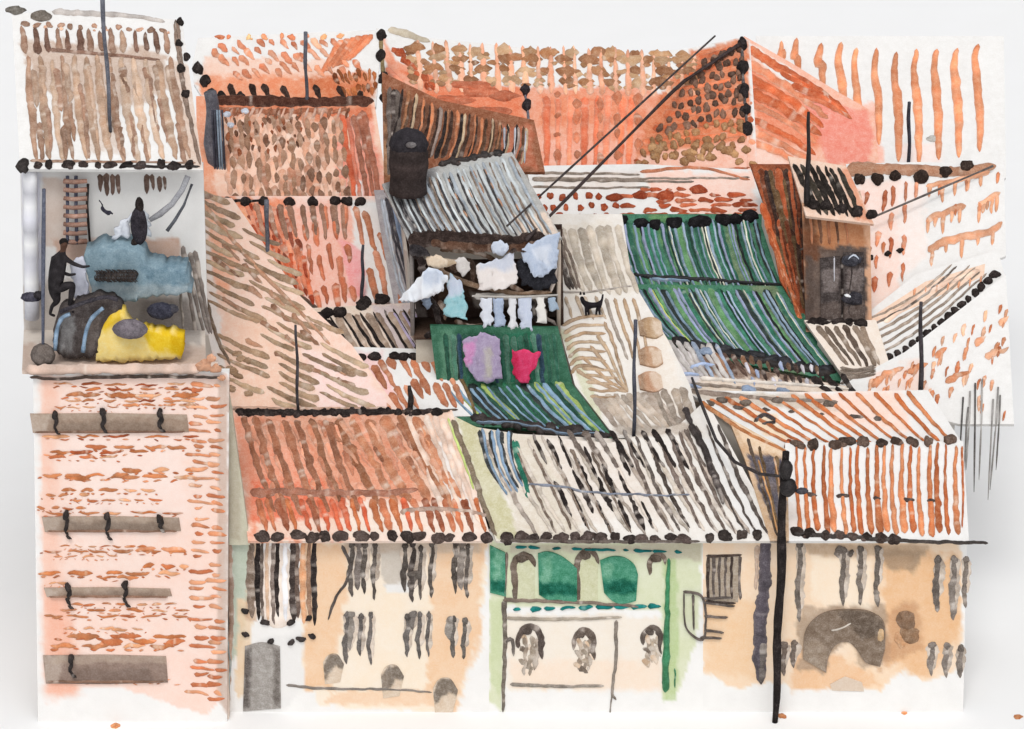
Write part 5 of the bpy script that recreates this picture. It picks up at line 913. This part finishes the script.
m.hatch(W15, [(806, 214), (850, 220)], [(808, 244), (852, 244)], 5, 4, [(110, 76, 58), (170, 110, 78)], .04, wob=1); m.build('gable_wall', PL, h)
for A, B, cap in (([(820, 258), (840, 256)], [(821, 320), (842, 322)], (832, 262)), ([(843, 252), (864, 252)], [(844, 322), (865, 320)], (853, 258))):
    m = MB(); m.patch(W15, A, B, (74, 66, 64), [([(A[0][0] + 4, 268), (A[1][0] - 3, 268), (A[1][0] - 3, 290), (A[0][0] + 4, 290)], (140, 128, 124), .8, 4, 5), ([(A[0][0], 305), (A[1][0], 300), (A[1][0], 324), (A[0][0], 324)], (120, 104, 96), .6, 4, 5)], .05, 1.8, 103, lift=.05); w = m.build('window', WD, h)
    m = MB(); m.stroke(W15, [(A[0][0] - 1, 256), (A[0][0] - 1, 320)], 4, K, .12); m.stroke(W15, [(A[0][0] + 8, 262), (A[0][0] + 6, 318)], 5, (60, 52, 50), .08, wob=1.5, jit=.5)
    if cap[0] > 840: m.blob(W15, cap[0], cap[1] + 40, 11, 7, (58, 56, 62), .14); m.blob(W15, cap[0] - 1, cap[1] + 2, 11, 6, (64, 64, 72), .14); m.build('frame', WD, w)
    if cap[0] < 840: continue
    m = MB(); m.stroke(W15, [(cap[0] - 7, cap[1] + 1), (cap[0], cap[1] - 4), (cap[0] + 7, cap[1] + 1)], 2.4, (206, 216, 232), .22); m.stroke(W15, [(cap[0] - 9, cap[1] + 36), (cap[0] - 1, cap[1] + 38)], 3.4, (216, 222, 230), .24); m.build('top_highlight', PL, w)  # pale strokes paint highlights on the rounded tops of the right window
m = MB(); m.stroke(W15, [(834, 256), (834, 282)], 2.2, (214, 214, 222), .12); m.build('pipe', MET, h)
m = MB(); m.patch(R15b, [(788, 156), (846, 166)], [(806, 216), (874, 224)], (240, 206, 184), [([(840, 166), (850, 170), (872, 222), (858, 220)], (226, 150, 116), .8, 3, 3)], .12, 2.4, 104)
m.hatch(R15b, [(790, 162), (842, 168)], [(818, 214), (864, 218)], 7, 5.6, [(42, 36, 32), (60, 54, 46)], .09, wob=1, dry=.12, jit=.35, taper='both')
rf = m.build('small_roof', TILE, h); m = MB()
for x, y in [(813, 205), (827, 206), (841, 209), (857, 212), (872, 215)]: m.blob(R15b, x, y, 6, 5, K, .16)
m.build('tile_end_row', TILE, rf)
m = MB(); m.patch(R15c, [(804, 320), (876, 320)], [(846, 380), (892, 372)], (242, 228, 214), [], .12, 2.6, 105)
m.hatch(R15c, [(812, 326), (866, 324)], [(846, 366), (884, 366)], 6, 5.5, [(110, 96, 84), (140, 122, 106), (90, 76, 66)], .07, wob=1, dry=.15); m.dots(R15c, [(806, 322), (866, 322)], 5, 5, K, .12); m.stroke(R15c, [(806, 322), (866, 321)], 3, K, .1)
for i in range(5): m.stroke(R15c, [(840, 368 + i * 2), (856, 370 + i * 2), (876, 366 + i * 2)], 3, (130, 116, 104), .1)
m.build('porch_roof', TILE, h); body(h, R15c, [(846, 372), (882, 366), (866, 326), (812, 326)], sh=.85)
m = MB(); x0 = float(W15(808., 260.)[0]); x1 = float(W15(866., 260.)[0]); zt2 = float(W15(835., 216.)[2]); yw = float(W15(835., 260.)[1])
m.box(((x0 + x1) / 2, yw + 1.2, zt2 / 2), (x1 - x0 - .1, 2.0, zt2 - .1), (220, 190, 165)); m.build('wall', PL, h)
# ================================================================== 13. right roofs
h = thing('white_dash_roof_house', 'house with white roofs scattered with orange dashes and a black-knobbed ridge', 'house', base_of(R16b, 930, 320))
OD = [(226, 158, 120), (214, 140, 100), (236, 180, 146), (204, 124, 84)]
m = MB(); m.patch(R16c, [(836, 388), (905, 352), (1006, 274)], [(862, 402), (960, 424), (1014, 424)], PW, [([(870, 375), (920, 360), (930, 400), (880, 400)], (252, 222, 208), .8, 8, 6)], .14, 3.2, 111)
for i in range(75):
    u = random.random(); v = random.random(); x = 865 + u * 142; yt_ = np.interp(x, [836, 905, 1006], [392, 366, 292]); y = yt_ + v * (415 - yt_)
    m.stroke(R16c, [(x + 2, y - 3), (x, y + 1), (x - 1, y + 6 + random.random() * 4)], random.uniform(2.6, 5.5), random.choice(OD), .07, wob=.8, jit=.4)
for x, y, l in [(880, 372, 24), (870, 380, 16), (935, 352, 12), (945, 376, 26), (985, 352, 24), (908, 368, 20), (1000, 320, 8), (975, 340, 10)]: m.stroke(R16c, [(x, y + 6), (x + l * .5, y), (x + l, y - 4)], 8, random.choice(OD), .08, wob=1.5, jit=.45)
m.build('lower_roof', TILE, h); body(h, R16c, [(870, 398), (958, 412), (958, 330), (910, 360)], col=PW, sh=.93)
m = MB(); m.patch(R16b, [(856, 322), (916, 274), (998, 250)], [(838, 392), (905, 354), (1006, 280)], PW, [], .14, 3, 112)
m.patch(R16b, [(870, 318), (925, 282), (985, 264)], [(864, 330), (930, 300), (984, 276)], (246, 214, 190), [], .02, 3, 118, lift=.012)
m.hatch(R16b, [(862, 316), (846, 378)], [(950, 262), (992, 274)], 6, 3, [(150, 134, 120), (110, 98, 90)], .06, wob=.9, dry=.25, bow=7, taper='both')
m.stroke(R16b, [(840, 384), (900, 362), (960, 320), (985, 300)], 3, (100, 90, 84), .08, wob=.8, dry=.2); m.stroke(R16b, [(884, 322), (930, 290), (980, 270)], 7, (240, 206, 184), .05)
for i in range(7): m.stroke(R16b, [(915 + i * 11, 288 - i * 2), (914 + i * 11, 297 - i * 2)], 3, (226, 158, 120), .06)
rf = m.build('middle_roof', TILE, h); m = MB()
for i in range(19):
    p = pt([(860, 370), (905, 352), (950, 318), (998, 273)], (i + .5) / 19); m.blob(R16b, p[0], p[1] - 1, random.uniform(3.4, 5.6), random.uniform(3.4, 5), (54, 46, 44), .14)
m.build('ridge_knobs', TILE, rf); body(h, R16b, [(860, 376), (905, 350), (955, 312), (955, 282), (925, 292), (872, 328)], col=PW, sh=.9)
m = MB(); m.patch(R16, [(846, 164), (920, 162), (1004, 164)], [(866, 330), (925, 286), (1006, 256)], PW, [([(855, 180), (900, 180), (900, 300), (866, 320)], (253, 226, 214), .95, 4, 5), ([(900, 180), (925, 180), (925, 260), (900, 280)], (252, 236, 228), .8, 8, 6), ([(850, 190), (866, 190), (870, 260), (858, 260)], (250, 200, 184), .7, 5, 5)], .14, 3, 113)
for x, y0, y1, n in [(868, 190, 210, 1), (878, 230, 300, 3), (893, 180, 290, 4), (906, 178, 290, 4), (860, 262, 300, 2), (918, 176, 205, 1), (886, 185, 220, 1)]: m.hatch(R16, [(x, y0)], [(x - 4, y1)], 1, 5.5, [(206, 124, 88), (226, 150, 116), (190, 104, 70)], .08, dash=(n, .75, .3), wob=.8, jit=.4)
for P, w_ in [([(926, 222), (940, 214), (966, 206)], 7), ([(928, 252), (950, 240), (990, 232), (1002, 222)], 8), ([(905, 290), (930, 276), (980, 268)], 6), ([(978, 206), (990, 198), (1000, 192)], 6), ([(926, 186), (960, 180), (990, 172)], 5)]:
    m.stroke(R16, P, w_, (228, 166, 130), .07, wob=1, dry=.15, taper='none')
    for j in range(5): q = pt(P, (j + .3) / 5); m.stroke(R16, [(q[0], q[1]), (q[0] - 1, q[1] + random.uniform(10, 24))], 4.6, (230, 166, 128), .06, wob=.6, taper='end')
for x, y in [(956, 204), (980, 202), (940, 184), (967, 180), (998, 172), (870, 246), (884, 242)]: m.stroke(R16, [(x, y), (x - 1, y + 12)], 4.5, (218, 140, 100), .07)
for x, y in [(870, 258), (888, 254), (900, 251)]: m.blob(R16, x, y, 3.6, 2.4, K, .1)
rf = m.build('upper_roof', TILE, h)
m = MB(); m.stroke(R16, [(846, 170), (900, 169), (950, 172), (996, 166)], 13, (166, 122, 96), .12, wob=.8, dry=.08, jit=.2); m.build('eave_board', WD, rf)
m = MB()
for x, y, r in [(860, 180, 6), (878, 180, 7), (895, 177, 6), (921, 177, 8), (945, 173, 7), (967, 167, 6.5)]: m.blob(R16, x, y, r, r * .85, (56, 44, 38), .2)
m.build('tile_end_row', TILE, rf); body(h, R16, [(872, 318), (925, 280), (960, 268), (960, 172), (852, 172)], col=PW, sh=.93)
h = thing('white_striped_roof_house', 'house at top right whose white roof carries eleven upright orange tile rows', 'house', base_of(R17, 900, 110))
m = MB(); m.patch(R17, [(756, 36), (1004, 36)], [(760, 178), (1006, 178)], PW, [([(835, 104), (878, 102), (884, 165), (840, 168)], (252, 196, 176), .95, 3, 5), ([(900, 145), (940, 140), (940, 165), (900, 165)], (253, 232, 224), .8, 5, 5)], .14, 3, 115)
for x, y0, y1, w_ in [(782, 41, 60, 6), (797, 38, 75, 8), (821, 43, 90, 9), (841, 42, 128, 9), (857, 48, 155, 8), (877, 48, 145, 8), (897, 52, 162, 9), (917, 49, 165, 9), (937, 49, 160, 9), (957, 48, 158, 9), (978, 44, 152, 9)]:
    m.stroke(R17, [(x, y0), (x - 3, y0 + 20), (x + 1, (y0 + y1) / 2), (x + 2, y1)], w_, (232, 152, 110), .09, wob=.8, taper='both', dry=.04, jit=.12)
m.blob(R17, 932, 139, 5, 3.4, (190, 186, 180), .04)
m.build('roof', TILE, h); body(h, R17, [(770, 172), (960, 172), (960, 42), (770, 44)], col=PW, sh=.95)
# ================================================================== masts, pole, cables, reeds
def mast(px0, py0, px1, py1, S, w0, w1, col, label, name='mast', dY=0.02):
    Y = S.Y(px0, py0) - dY; a = at(px0, py0, Y); b = at(px1, py1, Y); n = 9
    m = MB(); k = np.linspace(0, 1, n); m.tube([a + (b - a) * q + [.02 * math.sin(q * 9 + px0), 0, 0] for q in k], w0 / 64 + (w1 - w0) / 64 * k, col, 8, .14)
    o = m.build(name, MET); o['label'] = label; o['category'] = name; o['group'] = 'thin poles standing on the roofs'; return o
SG = (96, 98, 108)
mast(111, 132, 102, -6, RTL, 3.2, 5, SG, 'tall slate grey mast on the brown-streaked roof at top left')
mast(307, 112, 305, 32, R4a, 3.6, 4, SG, 'slate grey mast on the upper salmon roof'); mast(267, 290, 267, 200, R4c, 3.4, 5, SG, 'blue-grey mast on the left of the lower salmon roof')
mast(362, 300, 363, 245, R4c, 4, 3, (62, 62, 70), 'short dark mast on the white right part of the lower salmon roof'); mast(298, 411, 296, 325, T5, 3.4, 2.4, (62, 60, 66), 'thin black mast at the bottom edge of the khaki-rowed pink roof')
mast(411, 416, 410, 386, R6b, 7.5, 4, K, 'stubby black mast on the rust ribs above the front left roof'); mast(807, 205, 809, 112, R15b, 7, 3, (36, 30, 30), 'thick black mast beside the small black-ribbed roof')
mast(909, 170, 909, 102, R17, 4, 4, (52, 52, 62), 'dark mast at the foot of the orange-striped white roof'); mast(921, 416, 921, 302, R16c, 5, 4, (56, 50, 54), 'tall black mast on the white roof with orange dashes at right')
mast(634, 436, 635, 320, R13, 4, 3.4, (72, 74, 86), 'slate mast beside the brown skylights of the long white roof')
pl = thing('utility_pole', 'thick black utility pole standing in front of the peach house with the arch', 'utility pole', at(776, 719, -.62))
a = at(775, 719, -.62); b = at(785, 452, -.62); a[2] = 0; m = MB(); k = np.linspace(0, 1, 22)
m.tube([a + (b - a) * q + [.03 * math.sin(q * 14), 0, 0] for q in k], .10 + .04 * np.sin(k * 3), (40, 34, 33), 10, .12); m.build('shaft', WD, pl)
m = MB(); m.ball(at(788, 487, -.78), (.26, .22, .3), (36, 31, 31), jit=.1); m.ball(at(786, 470, -.78), (.2, .2, .34), (36, 31, 31), jit=.1); m.ball(at(802, 491, -.78), (.2, .12, .1), (60, 58, 66), jit=.1); m.build('transformer', MET, pl)
def cable(P, r, col, label, name='cable'):
    m = MB(); P = np.array(P); n = 16; t_ = np.linspace(0, len(P) - 1, n); q = np.stack([np.interp(t_, range(len(P)), P[:, i]) for i in range(3)], 1); m.tube(q, r, col, 6, .2); return tag(m.build(name, MET), label, name)
cable([at(507, 226, YL - .5), at(715, 36, R14.Y(715, 44) - .3)], .04, (66, 56, 54), 'thinner upper black cable slanting from the metal roof to the red roof ridge')
cable([at(526, 240, YL - .5), at(680, 84, R14.Y(680, 84) - .4), at(740, 44, R14.Y(740, 44) - .2)], .062, (58, 44, 42), 'thicker lower black cable slanting from the laundry balcony to the red roof ridge')
cable([at(692, 378, R12.Y(692, 378) - .25), at(700, 400, 2.6), at(716, 440, 1.6), at(735, 462, .8), at(760, 474, -.1), at(788, 477, -.72)], .05, (56, 50, 50), 'black cable sagging from the clutter roof to the utility pole')
cable([at(800, 250, R15.Y(800, 250) - .4), at(862, 222, R16.Y(890, 210) - 1.2), at(993, 166, R16.Y(990, 168) - .25)], .035, (96, 88, 84), 'thin grey cable rising to the right edge across the orange dashes')
m = MB(); P = [at(664, 374, R13.Y(664, 374) - .1)]; S_ = R13
m.stroke(R7, [(690, 424), (704, 450), (716, 485), (724, 505)], 8, (52, 44, 42), .15, dry=.25, jit=.4, wob=1.2, lay=.05); m.stroke(R7, [(684, 408), (692, 426)], 7, (62, 54, 52), .15, lay=.05, dry=.1)
tag(m.build('roof_gully', MET), 'rough black gully strip running down the right side of the white streaked roof', 'gully')
m = MB()
for x0, y0, x1, y1 in [(963, 398, 957, 500), (970, 392, 966, 470), (975, 384, 974, 492), (982, 380, 979, 480), (998, 388, 990, 490), (993, 400, 988, 500), (1000, 396, 996, 470), (968, 408, 962, 520)]:
    xe = x0 + (x1 - x0) * .25; A_ = R16c(float(x0), float(y0), .05); B_ = R16c(float(xe), 423.0, .06); C_ = at(x1, y1, float(B_[1]) - .03)
    Pq = [A_ + (B_ - A_) * k / 3 for k in range(4)] + [B_ + (C_ - B_) * k / 6 for k in range(1, 7)]
    m.tube(Pq, [.03] * 8 + [.022, .01], random.choice([(130, 126, 122), (90, 86, 84), (170, 166, 162)]), 5)
tag(m.build('loose_wire', MET), 'bunch of thin grey wires hanging over the roof edge at far right', 'wires')
for i, (x, y, r, lab) in enumerate([(97, 712 - 26, 0, ''), (782, 716, .12, 'fallen orange leaf on the ground just right of the utility pole'), (904, 713, .08, 'tiny rust brown leaf on the ground below the peach house'), (1018, 717, .11, 'rust leaf on the ground at the lower right corner'), (116, 726, .12, 'salmon leaf on the ground in front of the brick house')]):
    if not lab: continue
    s = Surf(x, y, float((CAM + ray(float(x), float(y)) * (-CAM[2] / ray(float(x), float(y))[2]))[1]), 0); m = MB(); m.blob(s, x, y, r * 40, r * 22, (216, 146, 100), .02, lay=.004); tag(m.build('fallen_leaf', CL), lab, 'leaf')
# ================================================================== light
w = bpy.data.worlds.new('World'); SC.world = w; w.use_nodes = True; nt = w.node_tree; bg = nt.nodes['Background']
sk = nt.nodes.new('ShaderNodeTexSky'); sk.sky_type = 'NISHITA'; sk.sun_disc = False
EL, AZ = 56, 12
sk.sun_elevation = math.radians(EL); sk.sun_rotation = math.radians(180 - AZ); sk.altitude = 50; sk.dust_density = 3
hs = nt.nodes.new('ShaderNodeHueSaturation'); hs.inputs['Saturation'].default_value = .12
nt.links.new(sk.outputs[0], hs.inputs['Color']); nt.links.new(hs.outputs[0], bg.inputs['Color']); bg.inputs['Strength'].default_value = .15
sl = bpy.data.lights.new('sun', 'SUN'); so = bpy.data.objects.new('sun', sl); COL.objects.link(so); sl.energy = .9; sl.angle = math.radians(14); sl.color = (1, .985, .96)
so.rotation_euler = (math.radians(90 - EL), 0, math.radians(AZ * -1)); so.location = (0, -60, 60)
vs = SC.view_settings; vs.view_transform = 'Standard'; vs.look = 'None'; vs.gamma = 1; vs.exposure = 0.08
for o in bpy.data.objects:
    if '_w' in o: del o['_w']
